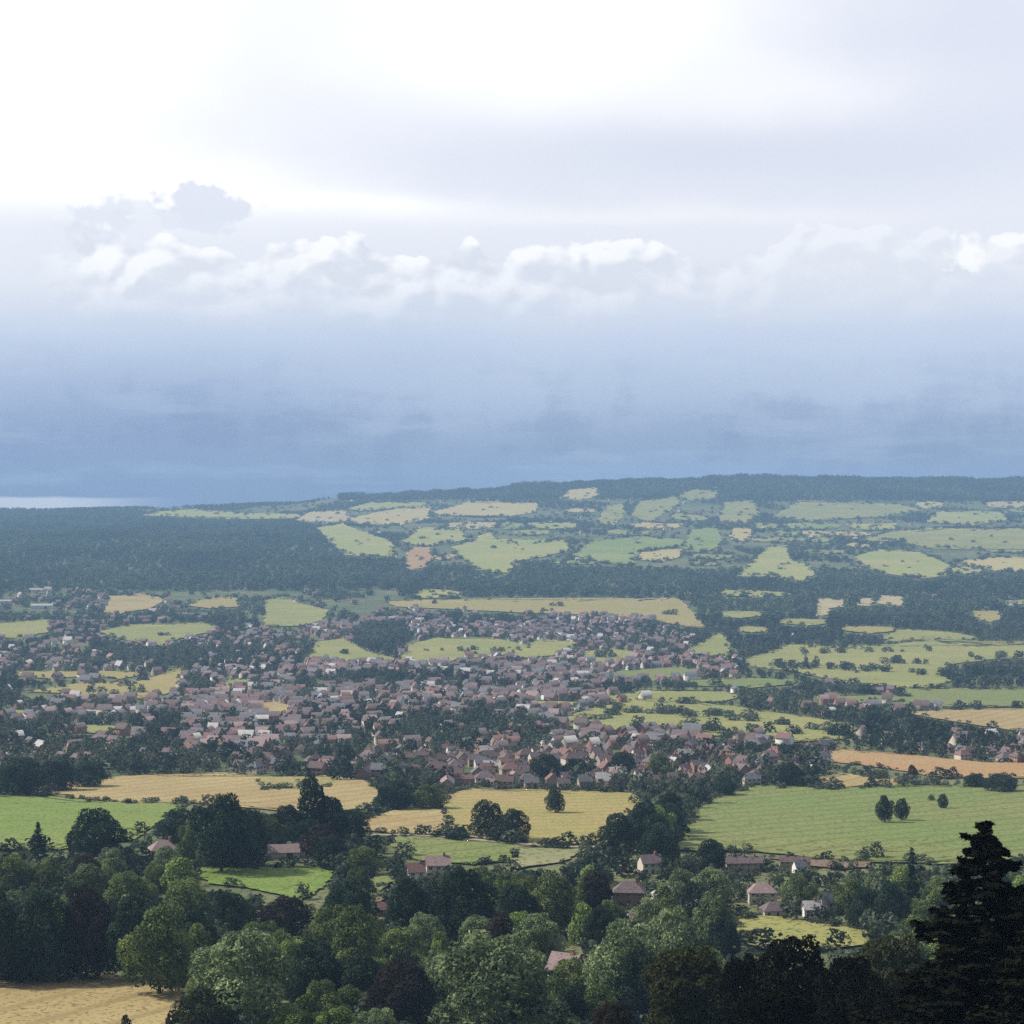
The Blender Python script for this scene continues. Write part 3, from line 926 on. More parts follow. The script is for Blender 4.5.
#    x, y top, y base, width px, shape, leaf, label  (base 1041 and more: on the near slope, distance given)
NT = [
    # bottom row
    (240, 927, 1034, 112, 'broad', 'leaf_pale', 'large pale green tree right of the pale wheat field at bottom left'),
    (492, 930, 1036, 150, 'wide', 'leaf_pale', 'biggest pale green tree, broad crown at bottom centre'),
    (402, 958, 1030, 78, 'broad', 'leaf_brown', 'dark reddish brown tree left of the biggest pale green tree'),
    (205, 985, 1040, 66, 'broad', 'leaf_olive', 'dark olive tree at bottom edge below the large pale tree'),
    (290, 1003, 1040, 60, 'wide', 'leaf_bright', 'leftmost of three bright bushy trees along the bottom edge'),
    (335, 1002, 1040, 66, 'wide', 'leaf_bright', 'middle of three bright bushy trees along the bottom edge'),
    (378, 1006, 1040, 52, 'wide', 'leaf_pale', 'rightmost of three bright bushy trees along the bottom edge'),
    (532, 1014, 1040, 54, 'wide', 'leaf_bright', 'bright bushy tree at the bottom edge below the low pink-roofed cottage'),
    (572, 1013, 1040, 40, 'wide', 'leaf_bright', 'bright small tree at the bottom edge right of centre'),
    (126, 1013, 1036, 17, 'bush', 'leaf_olive', 'small dark bush standing in the pale wheat field at bottom left'),
    (176, 1008, 1036, 24, 'bush', 'leaf_olive', 'small dark bush at the right corner of the pale wheat field'),
    (160, 903, 996, 84, 'broad', 'leaf_green', 'tree with scattered light leaves above the right end of the wheat field'),
    (-8, 888, 985, 70, 'broad', 'leaf_dark', 'dark tree cut by the left edge above the wheat field'),
    (38, 884, 983, 76, 'wide', 'leaf_dark', 'second dark tree from the left above the wheat field'),
    (86, 880, 980, 72, 'wide', 'leaf_brown', 'purplish dark tree in the middle of the dark row above the wheat field'),
    (128, 892, 981, 58, 'broad', 'leaf_dark', 'rightmost dark tree of the row above the wheat field'),
    (356, 903, 985, 62, 'broad', 'leaf_green', 'mid green rounded tree above the dark reddish brown tree'),
    (312, 935, 1010, 76, 'wide', 'leaf_dark', 'dark tree between the large pale tree and the mid green rounded tree'),
    (362, 952, 1012, 60, 'broad', 'leaf_dark', 'dark tree touching the left side of the dark reddish brown tree'),
    (520, 962, 1030, 74, 'wide', 'leaf_dark', 'dark blue-green tree left of the low pink-roofed cottage'),
    (600, 984, 1034, 50, 'broad', 'leaf_green', 'dull green tree low on the right of the low pink-roofed cottage'),
    (626, 920, 1024, 84, 'broad', 'leaf_pale', 'tall pale green tree right of the low pink-roofed cottage'),
    (672, 905, 1004, 74, 'broad', 'leaf_pale', 'pale green tree behind the dark olive brown foreground tree'),
    (640, 950, 1030, 62, 'broad', 'leaf_dark', 'dark blue-green tree low between the two pale trees right of centre'),
    # second row
    (465, 866, 946, 72, 'broad', 'leaf_dark', 'tall navy dark tree left of centre, larger of the dark pair'),
    (411, 878, 937, 56, 'broad', 'leaf_dark', 'navy dark tree left of the larger dark one, smaller of the pair'),
    (347, 876, 928, 52, 'broad', 'leaf_dark', 'dark green tree at the right end of the small bright meadow'),
    (400, 925, 968, 62, 'wide', 'leaf_green', 'low mid green tree below the navy dark pair'),
    (285, 893, 945, 64, 'wide', 'leaf_brown', 'brownish dark tree below the small bright meadow'),
    (232, 890, 938, 62, 'wide', 'leaf_dark', 'dark navy tree below the left end of the small bright meadow'),
    (186, 878, 925, 54, 'broad', 'leaf_green', 'green tree at the left tip of the small bright meadow'),
    (128, 872, 915, 54, 'broad', 'leaf_green', 'green tree in front of the pink-roofed farm corner house'),
    (88, 862, 905, 50, 'broad', 'leaf_pale', 'pale-topped tree in front of the big round dark tree'),
    (48, 858, 905, 52, 'wide', 'leaf_green', 'green bushy tree left of the pale-topped tree'),
    (10, 855, 905, 54, 'broad', 'leaf_green', 'green tree by the left edge below the bright green field'),
    (555, 872, 935, 64, 'broad', 'leaf_green', 'mid green tree left of the large mauve-roofed house'),
    (515, 882, 938, 54, 'broad', 'leaf_dark', 'dark tree between the navy pair and the mid green tree'),
    (581, 900, 945, 30, 'bush', 'leaf_bright', 'yellow-green bushy tree left of the large mauve-roofed house'),
    (600, 905, 960, 42, 'broad', 'leaf_dark', 'dark tree below the yellow-green bushy tree'),
    (712, 892, 950, 50, 'broad', 'leaf_pale', 'pale green tree left of the yellow meadow'),
    (722, 915, 965, 44, 'broad', 'leaf_dark', 'dark teal tree just left of the yellow meadow'),
    (912, 850, 925, 32, 'cone', 'leaf_dark', 'tall dark conical conifer left of the black fir'),
    (890, 880, 932, 44, 'broad', 'leaf_dark', 'bluish dark tree at the foot of the tall conical conifer'),
    (866, 886, 930, 40, 'broad', 'leaf_dark', 'dark tree at the right end of the yellow meadow'),
    (928, 902, 950, 54, 'wide', 'leaf_green', 'grey-green spreading tree between the conical conifer and the black fir'),
    (850, 878, 915, 40, 'broad', 'leaf_green', 'green tree right of the grey-roofed white cottage'),
    (940, 876, 915, 46, 'broad', 'leaf_green', 'green tree behind the black fir at the edge of the big field'),
    # third row
    (95, 807, 864, 74, 'wide', 'leaf_dark', 'big round dark tree in front of the bright green field'),
    (38, 825, 860, 24, 'cone', 'leaf_dark', 'small conical dark tree in front of the bright green field'),
    (222, 794, 874, 72, 'broad', 'leaf_dark', 'largest dark tree right of the pink-roofed farm corner house'),
    (178, 809, 845, 48, 'wide', 'leaf_dark', 'low dark tree just behind the pink-roofed farm corner house'),
    (250, 810, 868, 44, 'broad', 'leaf_dark', 'dark tree touching the right side of the largest dark tree'),
    (312, 777, 848, 30, 'tall', 'leaf_dark', 'tallest slim dark tree in the copse left of the golden field'),
    (286, 806, 848, 42, 'broad', 'leaf_dark', 'left tree of the copse around the tallest slim tree'),
    (330, 797, 848, 42, 'broad', 'leaf_dark', 'tree immediately right of the tallest slim tree in the copse'),
    (352, 809, 842, 42, 'wide', 'leaf_dark', 'rightmost tree of the copse left of the golden field'),
    (330, 834, 868, 48, 'wide', 'leaf_dark', 'front tree of the copse left of the golden field'),
    (362, 845, 876, 46, 'wide', 'leaf_green', 'low green tree left of the green strip below the golden field'),
    (393, 780, 812, 46, 'wide', 'leaf_dark', 'left tree of the pair behind the stubble beside the golden field'),
    (430, 784, 811, 40, 'wide', 'leaf_green', 'right tree of the pair behind the stubble beside the golden field'),
    (486, 800, 838, 42, 'wide', 'leaf_dark', 'larger of two round trees standing in the golden field'),
    (513, 808, 842, 38, 'wide', 'leaf_dark', 'smaller of two round trees standing in the golden field'),
    (501, 826, 844, 24, 'bush', 'leaf_dark', 'low bush filling the gap between the two round trees in the golden field'),
    (555, 788, 815, 22, 'broad', 'leaf_dark', 'single small tree on the far side of the golden field'),
    (672, 792, 834, 34, 'broad', 'leaf_dark', 'top tree of the wedge-shaped copse right of the golden field'),
    (645, 803, 850, 50, 'broad', 'leaf_dark', 'middle tree of the wedge-shaped copse right of the golden field'),
    (618, 812, 862, 44, 'broad', 'leaf_dark', 'left tree of the wedge-shaped copse right of the golden field'),
    (660, 822, 868, 52, 'wide', 'leaf_dark', 'front right tree of the wedge-shaped copse'),
    (712, 838, 876, 36, 'broad', 'leaf_dark', 'dark green tree at the lower left corner of the big right-hand field'),
    (885, 795, 824, 20, 'broad', 'leaf_dark', 'left tree of the close pair standing in the big right-hand field'),
    (902, 798, 822, 18, 'broad', 'leaf_dark', 'right tree of the close pair standing in the big right-hand field'),
    (943, 795, 811, 12, 'broad', 'leaf_dark', 'small single tree in the big right-hand field'),
    (931, 796, 804, 9, 'bush', 'leaf_green', 'tiny bush left of the small single tree in the big field'),
    (20, 757, 797, 60, 'wide', 'leaf_dark', 'left tree of the dark group behind the bright green field'),
    (58, 759, 792, 52, 'wide', 'leaf_dark', 'middle tree of the dark group behind the bright green field'),
    (90, 762, 788, 40, 'wide', 'leaf_dark', 'right tree of the dark group behind the bright green field'),
    (545, 753, 782, 40, 'wide', 'leaf_dark', 'large dark tree in town behind the golden field'),
    (577, 758, 782, 36, 'wide', 'leaf_dark', 'dark tree right of the large dark one in town'),
    (622, 752, 778, 30, 'broad', 'leaf_dark', 'upright dark tree in town above the golden field'),
    (660, 755, 782, 34, 'broad', 'leaf_green', 'green tree in town above the wedge-shaped copse'),
    (725, 777, 798, 30, 'wide', 'leaf_dark', 'dark tree on the top left edge of the big right-hand field'),
    (788, 765, 789, 46, 'wide', 'leaf_dark', 'dark tree at the left end of the hedge below the orange field'),
    (345, 742, 770, 24, 'broad', 'leaf_dark', 'upright dark tree in the near part of town, left of centre'),
    (228, 738, 760, 26, 'wide', 'leaf_dark', 'round dark tree at the near edge of town on the left'),
    (912, 768, 786, 12, 'broad', 'leaf_olive', 'small olive tree between the orange field and the big field'),
    (1002, 776, 796, 40, 'wide', 'leaf_dark', 'dark tree on the upper right edge of the big field'),
    (975, 776, 792, 30, 'wide', 'leaf_dark', 'dark hedge tree below the right end of the orange field'),
]
# near slope: x, y top, distance, width m, shape, leaf, label
NS = [
    (692, 942, 250, 13.0, 'fine', 'leaf_olive', 'dark olive brown foreground tree left of the black trees'),
    (612, 1000, 240, 5.5, 'fine', 'leaf_brown', 'dark red brown treetop poking up at the bottom edge'),
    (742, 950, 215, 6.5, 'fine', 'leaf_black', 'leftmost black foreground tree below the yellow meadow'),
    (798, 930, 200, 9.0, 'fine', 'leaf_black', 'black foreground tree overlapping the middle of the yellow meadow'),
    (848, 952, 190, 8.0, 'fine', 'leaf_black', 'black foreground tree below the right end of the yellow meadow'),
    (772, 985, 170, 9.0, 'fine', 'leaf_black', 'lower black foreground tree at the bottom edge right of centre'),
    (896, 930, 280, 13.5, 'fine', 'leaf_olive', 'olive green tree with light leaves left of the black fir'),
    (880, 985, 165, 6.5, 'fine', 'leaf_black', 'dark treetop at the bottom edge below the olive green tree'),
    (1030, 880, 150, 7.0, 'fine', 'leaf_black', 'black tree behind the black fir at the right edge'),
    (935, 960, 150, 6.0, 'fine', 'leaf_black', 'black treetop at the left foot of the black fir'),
]
CATN = {'cone': ('conifer', 'conifer'), 'bush': ('bush', 'bush')}
ntree = 0
for i, (x, yt, yb, wpx, kind, leaf, lab) in enumerate(NT):
    X, Y, Z = G(x, yb)
    h = (yb - yt) / F * Y
    w = wpx / F * Y
    nm, cat = CATN.get(kind, ('broadleaf_tree', 'tree'))
    add_tree(nm, kind, i, leaf, (X, Y, Z - 0.3), w, h * 1.04, i * 1.7, lab, cat, 'trees and bushes of the valley')
    OCC.append((X, Y, w * 0.42))
    ntree += 1
for i, (x, yt, dist, w, kind, leaf, lab) in enumerate(NS):
    X = (x - 512) / F * dist
    Z = float(H(X, dist))
    h = CAMZ - (yt - 512) / F * dist - Z
    add_tree('broadleaf_tree', kind, i, leaf, (X, dist, Z - 0.3), w, h + 0.3, i * 2.1, lab, 'tree', 'trees on the near slope')
    OCC.append((X, dist, w * 0.42))
    ntree += 1
# the fir at lower right
fd = 130.0
fx = (985 - 512) / F * fd
fz = float(H(fx, fd))
fh = CAMZ - (824 - 512) / F * fd - fz
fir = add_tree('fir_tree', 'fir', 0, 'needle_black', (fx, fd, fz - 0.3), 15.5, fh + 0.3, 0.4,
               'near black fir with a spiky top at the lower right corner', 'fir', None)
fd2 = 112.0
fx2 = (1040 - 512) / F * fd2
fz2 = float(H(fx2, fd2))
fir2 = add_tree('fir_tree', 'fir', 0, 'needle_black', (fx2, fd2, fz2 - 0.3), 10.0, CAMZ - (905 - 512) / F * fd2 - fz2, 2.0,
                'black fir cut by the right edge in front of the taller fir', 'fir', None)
ntree += 2

# ---------------------------------------------------------------- woods, hedges and town, sown over the ground
TOWN = [
    (0.50, [(190, 772), (185, 705), (250, 682), (330, 662), (420, 662), (520, 660), (620, 690), (690, 735), (720, 792), (560, 792), (440, 792), (330, 774)]),
    (0.38, [(300, 628), (420, 608), (640, 612), (700, 650), (770, 690), (700, 715), (560, 702), (480, 672), (330, 642)]),
    (0.14, [(-150, 600), (110, 590), (300, 640), (320, 690), (200, 775), (90, 775), (-150, 762)]),
    (0.40, [(640, 742), (860, 738), (1150, 733), (1150, 772), (900, 765), (820, 788), (640, 792)]),
    (0.09, [(560, 680), (900, 690), (1150, 735), (640, 745)]),
    (0.06, [(660, 868), (870, 870), (850, 915), (690, 915)]),
]
TOWN = [(p, np.array(P, float)) for p, P in TOWN]


def kept(px, py):
    m = np.zeros(np.shape(px), bool)
    for P in KEEP:
        m |= in_poly(px, py, P)
    return m


def sow(Y0, Y1, sp):
    """jittered grid of candidate spots over the visible wedge of ground"""
    ys = np.arange(Y0, Y1, sp)
    out = []
    for y in ys:
        half = 0.30 * y + 15
        xs = np.arange(-half, half, sp) + rng.uniform(-sp / 2, sp / 2)
        out.append(np.stack([xs + rng.uniform(-.42, .42, len(xs)) * sp, y + rng.uniform(-.42, .42, len(xs)) * sp], 1))
    return np.concatenate(out)


CROWNS = []
for (x, yt, yb, wpx, kind, leaf, lab) in NT:
    if yb > 850:
        f_ = 0.75 if leaf in ('leaf_pale', 'leaf_bright') else 0.5
        CROWNS.append((float(D_of_t(yb)), x - wpx * .38, x + wpx * .38, yt, yt + (yb - yt) * f_))


def hides(px, py, Y):
    m = np.zeros(np.shape(px), bool)
    for (yn, xa, xb, ya, yb) in CROWNS:
        m |= (Y < yn) & (px > xa) & (px < xb) & (py > ya) & (py < yb)
    return m


spots = [(sow(388, 720, 11.5), 0), (sow(720, 1500, 12.0), 1), (sow(1500, 3000, 13.0), 2), (sow(3000, 7900, 20.0), 3)]
AT = []   # auto trees: X,Y,Z,w,h,zone,px,py
AH = []   # auto houses
HGRID = {}
occ = np.array(OCC)
for pts, zone in spots:
    X, Y = pts[:, 0], pts[:, 1]
    px = 512 + F * X / Y
    t = t_of_D(Y)
    py = row_of(t, px)
    ok = ~kept(px, py)
    if zone < 2:
        for (ox, oy, orr) in OCC:
            ok &= ((X - ox) ** 2 + (Y - oy) ** 2) > (orr * 0.8 + 2.0) ** 2
    X, Y, px, py = X[ok], Y[ok], px[ok], py[ok]
    ph = np.where(py < 640, 0.012, 0.03) * (py < 780)
    for p, P in TOWN:
        ph = np.maximum(ph, p * in_poly(px, py, P))
    wood = np.zeros(len(X), bool)
    for P in WOODS:
        wood |= in_poly(px, py, P)
    clump = np.sin(X / 57.0 + 1.4 * np.sin(Y / 130.0)) + np.sin(Y / 88.0 + 1.2 * np.sin(X / 91.0) + 2.0)
    ph = ph * np.clip(1.0 + 0.55 * clump, 0.12, 1.9)
    ph = np.where(wood, ph * 0.05, ph)
    ph = np.where(py > 795, 0.0, ph)
    u = rng.uniform(size=len(X))
    ish = u < ph
    Z = H(X, Y)
    for i in np.nonzero(ish)[0]:
        c_ = (int(X[i] // 12), int(Y[i] // 12))
        near = [q for a_ in (-1, 0, 1) for b_ in (-1, 0, 1) for q in HGRID.get((c_[0] + a_, c_[1] + b_), ())]
        if any((q[0] - X[i]) ** 2 + (q[1] - Y[i]) ** 2 < 11.0 ** 2 for q in near):
            continue
        HGRID.setdefault(c_, []).append((X[i], Y[i]))
        AH.append((X[i], Y[i], Z[i], px[i], py[i]))
    tr = ~ish
    if zone >= 1:   # leave some open ground among the houses
        tr &= (rng.uniform(size=len(X)) < np.where(wood, 1.0, np.where(ph > 0.1, 0.92, 0.86)))
        if zone >= 2:   # open country between the woods
            cl = np.sin(X / 95.0 + 1.1 * np.sin(Y / 210.0)) + np.sin(Y / 150.0 + 1.7 * np.sin(X / 260.0) + 0.8) + 0.6 * np.sin(X / 41.0 + Y / 67.0)
            tr &= wood | (ph > 0.1) | (cl > (0.35 if zone == 3 else -0.5)) | (rng.uniform(size=len(X)) < 0.06)
    idx = np.nonzero(tr)[0]
    base = {0: (9.0, 15.0), 1: (7.0, 12.5), 2: (7.0, 12.0), 3: (10.0, 16.0)}[zone]
    h = rng.uniform(*base, len(idx))
    h = np.where(ph[idx] > 0.1, h * 0.92, h)
    h = np.where(wood[idx] & (zone < 3), h * 1.15, h)
    if zone == 3:
        bump = np.clip(np.sin(X[idx] / 61.0 + 1.3 * np.sin(X[idx] / 23.0)) * 0.6 + np.sin(X[idx] / 170.0 + Y[idx] / 90.0) * 0.5, -0.6, 1)
        h = np.where(wood[idx], h * (1.0 + 0.45 * bump), h * 0.75)
    # a tree in front of open ground only grows as high as the photo lets the field show
    ppm = F / Y[idx]
    for f in (1.0, 0.8, 0.62, 0.46, 0.33, 0.22, 0.14):
        bad = np.zeros(len(idx), bool)
        for g in (0.35, 0.7, 0.95):
            for sx in (-0.3, 0.3):
                bad |= kept(px[idx] + sx * h * ppm, py[idx] - g * h * ppm)
                if zone == 0:
                    bad |= hides(px[idx] + sx * h * ppm, py[idx] - g * h * ppm, Y[idx])
        h = np.where(bad, np.minimum(h, h * 0.74), h)
    keep = h > 1.6
    idx, h = idx[keep], h[keep]
    w = h * rng.uniform(0.75, 1.15, len(h))
    w = np.maximum(w, np.minimum(4.5, h * 1.8))
    if zone == 3:
        w = np.maximum(w, 13.0 * np.minimum(1, h / 8))
    for i, hh, ww in zip(idx, h, w):
        AT.append((X[i], Y[i], Z[i], ww, hh, zone, px[i], py[i], wood[i]))

# ---- undergrowth between the near trees
pts = sow(380, 1000, 8.0)
X, Y = pts[:, 0], pts[:, 1]
px = 512 + F * X / Y
py = row_of(t_of_D(Y), px)
hh = rng.uniform(2.0, 5.0, len(X))
ok = ~kept(px, py) & ~kept(px, py - 0.8 * hh * F / Y)
for (ox, oy, orr) in OCC[:len(NAMED_HOUSES)]:
    ok &= ((X - ox) ** 2 + (Y - oy) ** 2) > (orr + 0.5) ** 2
Z = H(X, Y)
for i in np.nonzero(ok)[0]:
    AT.append((X[i], Y[i], Z[i], hh[i] * rng.uniform(1.0, 1.6), hh[i], 1, px[i], py[i], False))

# ---- hedges: bushes and small trees along the field edges
for name_, mat_, P_ in FIELDS:
    n_ = len(P_)
    for a_ in range(n_):
        p0, p1 = P_[a_], P_[(a_ + 1) % n_]
        ln = float(np.hypot(*(p1 - p0)))
        ym = (p0[1] + p1[1]) / 2
        if ym > 960 or ln < 2:
            continue
        far = ym < 600
        stp = 1.9 if far else (4.2 if ym < 700 else 6.0)
        for q_ in range(max(1, int(ln / stp))):
            if rng.uniform() < (0.72 if ym > 855 else 0.30):
                continue
            f_ = rng.uniform()
            x_ = p0[0] + (p1[0] - p0[0]) * f_ + rng.normal(0, 1.5)
            y_ = p0[1] + (p1[1] - p0[1]) * f_ + rng.normal(0, 0.7 if far else 0.8)
            if x_ < -60 or x_ > 1090:
                continue
            X_, Y_, Z_ = G(x_, y_)
            hh = rng.choice([rng.uniform(3, 6), rng.uniform(5, 10)]) if far else (rng.choice([rng.uniform(1.6, 3.2), rng.uniform(2.5, 6.5)], p=[.75, .25]))
            AT.append((X_, Y_, Z_, hh * rng.uniform(1.1, 2.0), hh, 3 if far else 1, x_, y_, False))

# ---- trees that stand out in the open fields of the middle distance
for (x_, y_, h_, w_) in ((780, 670, 11, 16), (786, 674, 9, 14), (811, 668, 17, 10), (829, 672, 10, 16), (841, 671, 9, 15), (872, 672, 8, 14), (888, 665, 11, 18), (900, 666, 11, 18),
                         (914, 666, 10, 16), (870, 692, 8, 18), (886, 693, 8, 18), (850, 687, 8, 18), (838, 692, 9, 16), (948, 680, 10, 20), (825, 655, 8, 14), (765, 652, 9, 18),
                         (700, 720, 8, 16), (717, 718, 7, 16), (738, 723, 9, 16), (650, 737, 8, 16), (664, 738, 8, 14), (735, 742, 12, 13), (640, 716, 7, 20), (600, 722, 6, 18),
                         (618, 718, 7, 18), (688, 706, 8, 18), (785, 727, 7, 16), (815, 732, 8, 16), (470, 655, 8, 14), (505, 652, 8, 14), (345, 655, 8, 12), (560, 607, 9, 16),
                         (675, 615, 12, 22), (432, 605, 9, 12), (545, 612, 8, 14), (60, 628, 9, 18), (160, 636, 8, 14), (90, 690, 9, 14), (140, 690, 9, 15)):
    X_, Y_, Z_ = G(x_, y_)
    for q_ in range(3):
        dx_, dy_ = rng.normal(0, w_ * .45), rng.normal(0, 6)
        AT.append((X_ + dx_, Y_ + dy_, float(H(X_ + dx_, Y_ + dy_)), w_ * rng.uniform(.5, .9), h_ * rng.uniform(.6, 1.0), 2, x_, y_, False))
for (xa, ya, xb, yb, n_, h_) in ((752, 667, 965, 680, 46, 8), (748, 656, 935, 650, 34, 7), (596, 712, 770, 722, 40, 7), (630, 730, 850, 739, 44, 8), (905, 709, 1060, 709, 30, 7),
                                 (800, 690, 910, 697, 30, 9), (420, 652, 525, 650, 14, 6), (960, 657, 1060, 657, 20, 8), (700, 795, 830, 791, 16, 4), (690, 664, 745, 660, 14, 9),
                                 (575, 655, 690, 664, 24, 8), (600, 684, 740, 690, 34, 8), (400, 616, 640, 617, 30, 7)):
    for q_ in range(n_):
        f_ = rng.uniform()
        if math.sin(f_ * 19.0 + xa) < -0.55:
            continue
        X_, Y_, Z_ = G(xa + (xb - xa) * f_, ya + (yb - ya) * f_ + rng.normal(0, 0.9))
        hh = h_ * rng.uniform(0.5, 1.25)
        AT.append((X_, Y_, Z_, hh * rng.uniform(1.0, 1.8), hh, 2, xa + (xb - xa) * f_, ya + (yb - ya) * f_, False))
for name_, mat_, P_ in FIELDS:
    if P_[:, 1].mean() < 600:
        for q_ in range(4):
            f_ = rng.dirichlet(np.ones(len(P_)))
            x_, y_ = f_ @ P_
            X_, Y_, Z_ = G(float(x_), float(y_))
            hh = rng.uniform(3, 9)
            AT.append((X_, Y_, Z_, hh * rng.uniform(1.2, 3.0), hh, 3, x_, y_, False))

# ---- descriptions of the sown things: nearest landmark and order from the left
LANDMARKS = [
    ('the pale wheat field', 90, 1000), ('the bright green field', 60, 825), ('the tan stubble field', 215, 790),
    ('the small bright meadow', 265, 882), ('the golden field', 530, 815), ('the green strip', 455, 856),
    ('the big right-hand field', 830, 825), ('the orange field', 950, 770), ('the yellow meadow', 800, 938),
    ('the pale green mid meadow', 730, 728), ('the tan field on the right', 1010, 718),
    ('the long pale field on the right', 900, 668), ('the ochre plot', 275, 710), ('the white sheds', 115, 710),
    ('the pink-roofed corner house', 163, 852), ('the large mauve-roofed house', 629, 892),
    ('the biggest pale green tree', 492, 975), ('the black fir', 985, 920), ('the navy dark tree pair', 440, 905),
    ('the wedge-shaped copse', 650, 830), ('the tall-tree copse', 320, 825), ('the bright white cottage', 811, 912),
    ('the low pink-roofed cottage', 565, 975), ('the dark copse', 380, 640), ('the golden strip of field', 120, 687),
    ('the big round dark tree', 95, 835), ('the long pink roof', 498, 782), ('the orange field tip', 832, 760),
    ('the large dark town tree', 545, 768), ('the upright dark town tree', 345, 757), ('the round dark town tree', 228, 750),
]
ORD = ['first', 'second', 'third', 'fourth', 'fifth', 'sixth', 'seventh', 'eighth', 'ninth', 'tenth', 'eleventh', 'twelfth']


def describe(items):
    """items: list of dict(px, py, look). adds a label that singles each one out"""
    groups = {}
    for it in items:
        best = min(LANDMARKS, key=lambda l: (l[1] - it['px']) ** 2 + (1.6 * (l[2] - it['py'])) ** 2)
        dx, dy = it['px'] - best[1], 1.6 * (it['py'] - best[2])
        if abs(dx) > 1.3 * abs(dy):
            rel = 'left of' if dx < 0 else 'right of'
        else:
            rel = 'behind' if dy < 0 else 'in front of'
        groups.setdefault((it['look'], rel, best[0]), []).append(it)
    for (look, rel, lm), L in groups.items():
        base = '%s %s %s' % (look, rel, lm)
        if len(L) == 1:
            L[0]['label'] = base
            continue
        nrow = max(1, math.ceil(len(L) / 8))
        L.sort(key=lambda i: -i['py'])
        per = math.ceil(len(L) / nrow)
        for r in range(nrow):
            row = sorted(L[r * per:(r + 1) * per], key=lambda i: i['px'])
            for k, it in enumerate(row):
                if len(row) == 1:
                    o = 'alone'
                elif k == 0:
                    o = 'leftmost'
                elif k == len(row) - 1:
                    o = 'rightmost'
                else:
                    o = ORD[k] + ' from left'
                if nrow > 1:
                    o += {0: ', nearest row', nrow - 1: ', farthest row'}.get(r, ', %s row back' % ORD[r])
                it['label'] = base + ', ' + o


# ---- houses: the 300 that show largest are things, the rest one mass of rooftops
AH.sort(key=lambda a: -F / a[1] if -40 < a[3] < 1064 else 0)
NIND = 300 - len(NAMED_HOUSES)
ROOFS = ['roof_brown'] * 7 + ['roof_red'] * 3 + ['roof_mauve'] * 9 + ['roof_grey'] * 5 + ['roof_pale'] * 2 + ['roof_pink'] * 2
WALLS = ['wall_cream'] * 2 + ['wall_white'] * 1 + ['wall_brick'] * 4 + ['wall_tan'] * 3
TYPES = ['house'] * 4 + ['villa'] * 2 + ['terrace'] * 2 + ['bungalow'] + ['cottage']
def street_turn(X, Y):
    return 0.7 * math.sin(X / 140.0 + 0.9) + 0.5 * math.sin(Y / 190.0 + X / 300.0) + random.choice([0, 0, math.pi / 2]) + random.uniform(-.08, .08)


items = []
for (X, Y, Z, px, py) in AH[:NIND]:
    gap = min(math.hypot(a_[0] - X, a_[1] - Y) for a_ in AH if a_[0] != X and abs(a_[0] - X) < 40 and abs(a_[1] - Y) < 40) if any(a_[0] != X and abs(a_[0] - X) < 40 and abs(a_[1] - Y) < 40 for a_ in AH) else 40
    typ = random.choice(TYPES if gap > 19 else [t_ for t_ in TYPES if t_ != 'terrace'] if gap > 13 else ['house', 'cottage'])
    roof = random.choice(ROOFS)
    wall = random.choice(WALLS)
    items.append(dict(px=px, py=py, loc=(X, Y, Z), typ=typ, roof=roof, wall=wall,
                      look='%s-roofed %s %s' % (ROOF_W[roof], {'wall_white': 'white', 'wall_cream': 'cream', 'wall_brick': 'brick', 'wall_tan': 'tan'}[wall],
                                                {'terrace': 'terrace', 'bungalow': 'bungalow', 'cottage': 'cottage'}.get(typ, 'house'))))
describe(items)
for it in items:
    nm = {'terrace': 'terrace_house', 'bungalow': 'bungalow', 'cottage': 'cottage'}.get(it['typ'], 'house')
    add_house(nm, it['typ'], it['roof'], it['wall'], it['loc'], street_turn(it['loc'][0], it['loc'][1]),
              1 if it['loc'][1] < 1150 else 0, it['label'], 'house', 'houses of the town', random.uniform(0.66, 0.90))


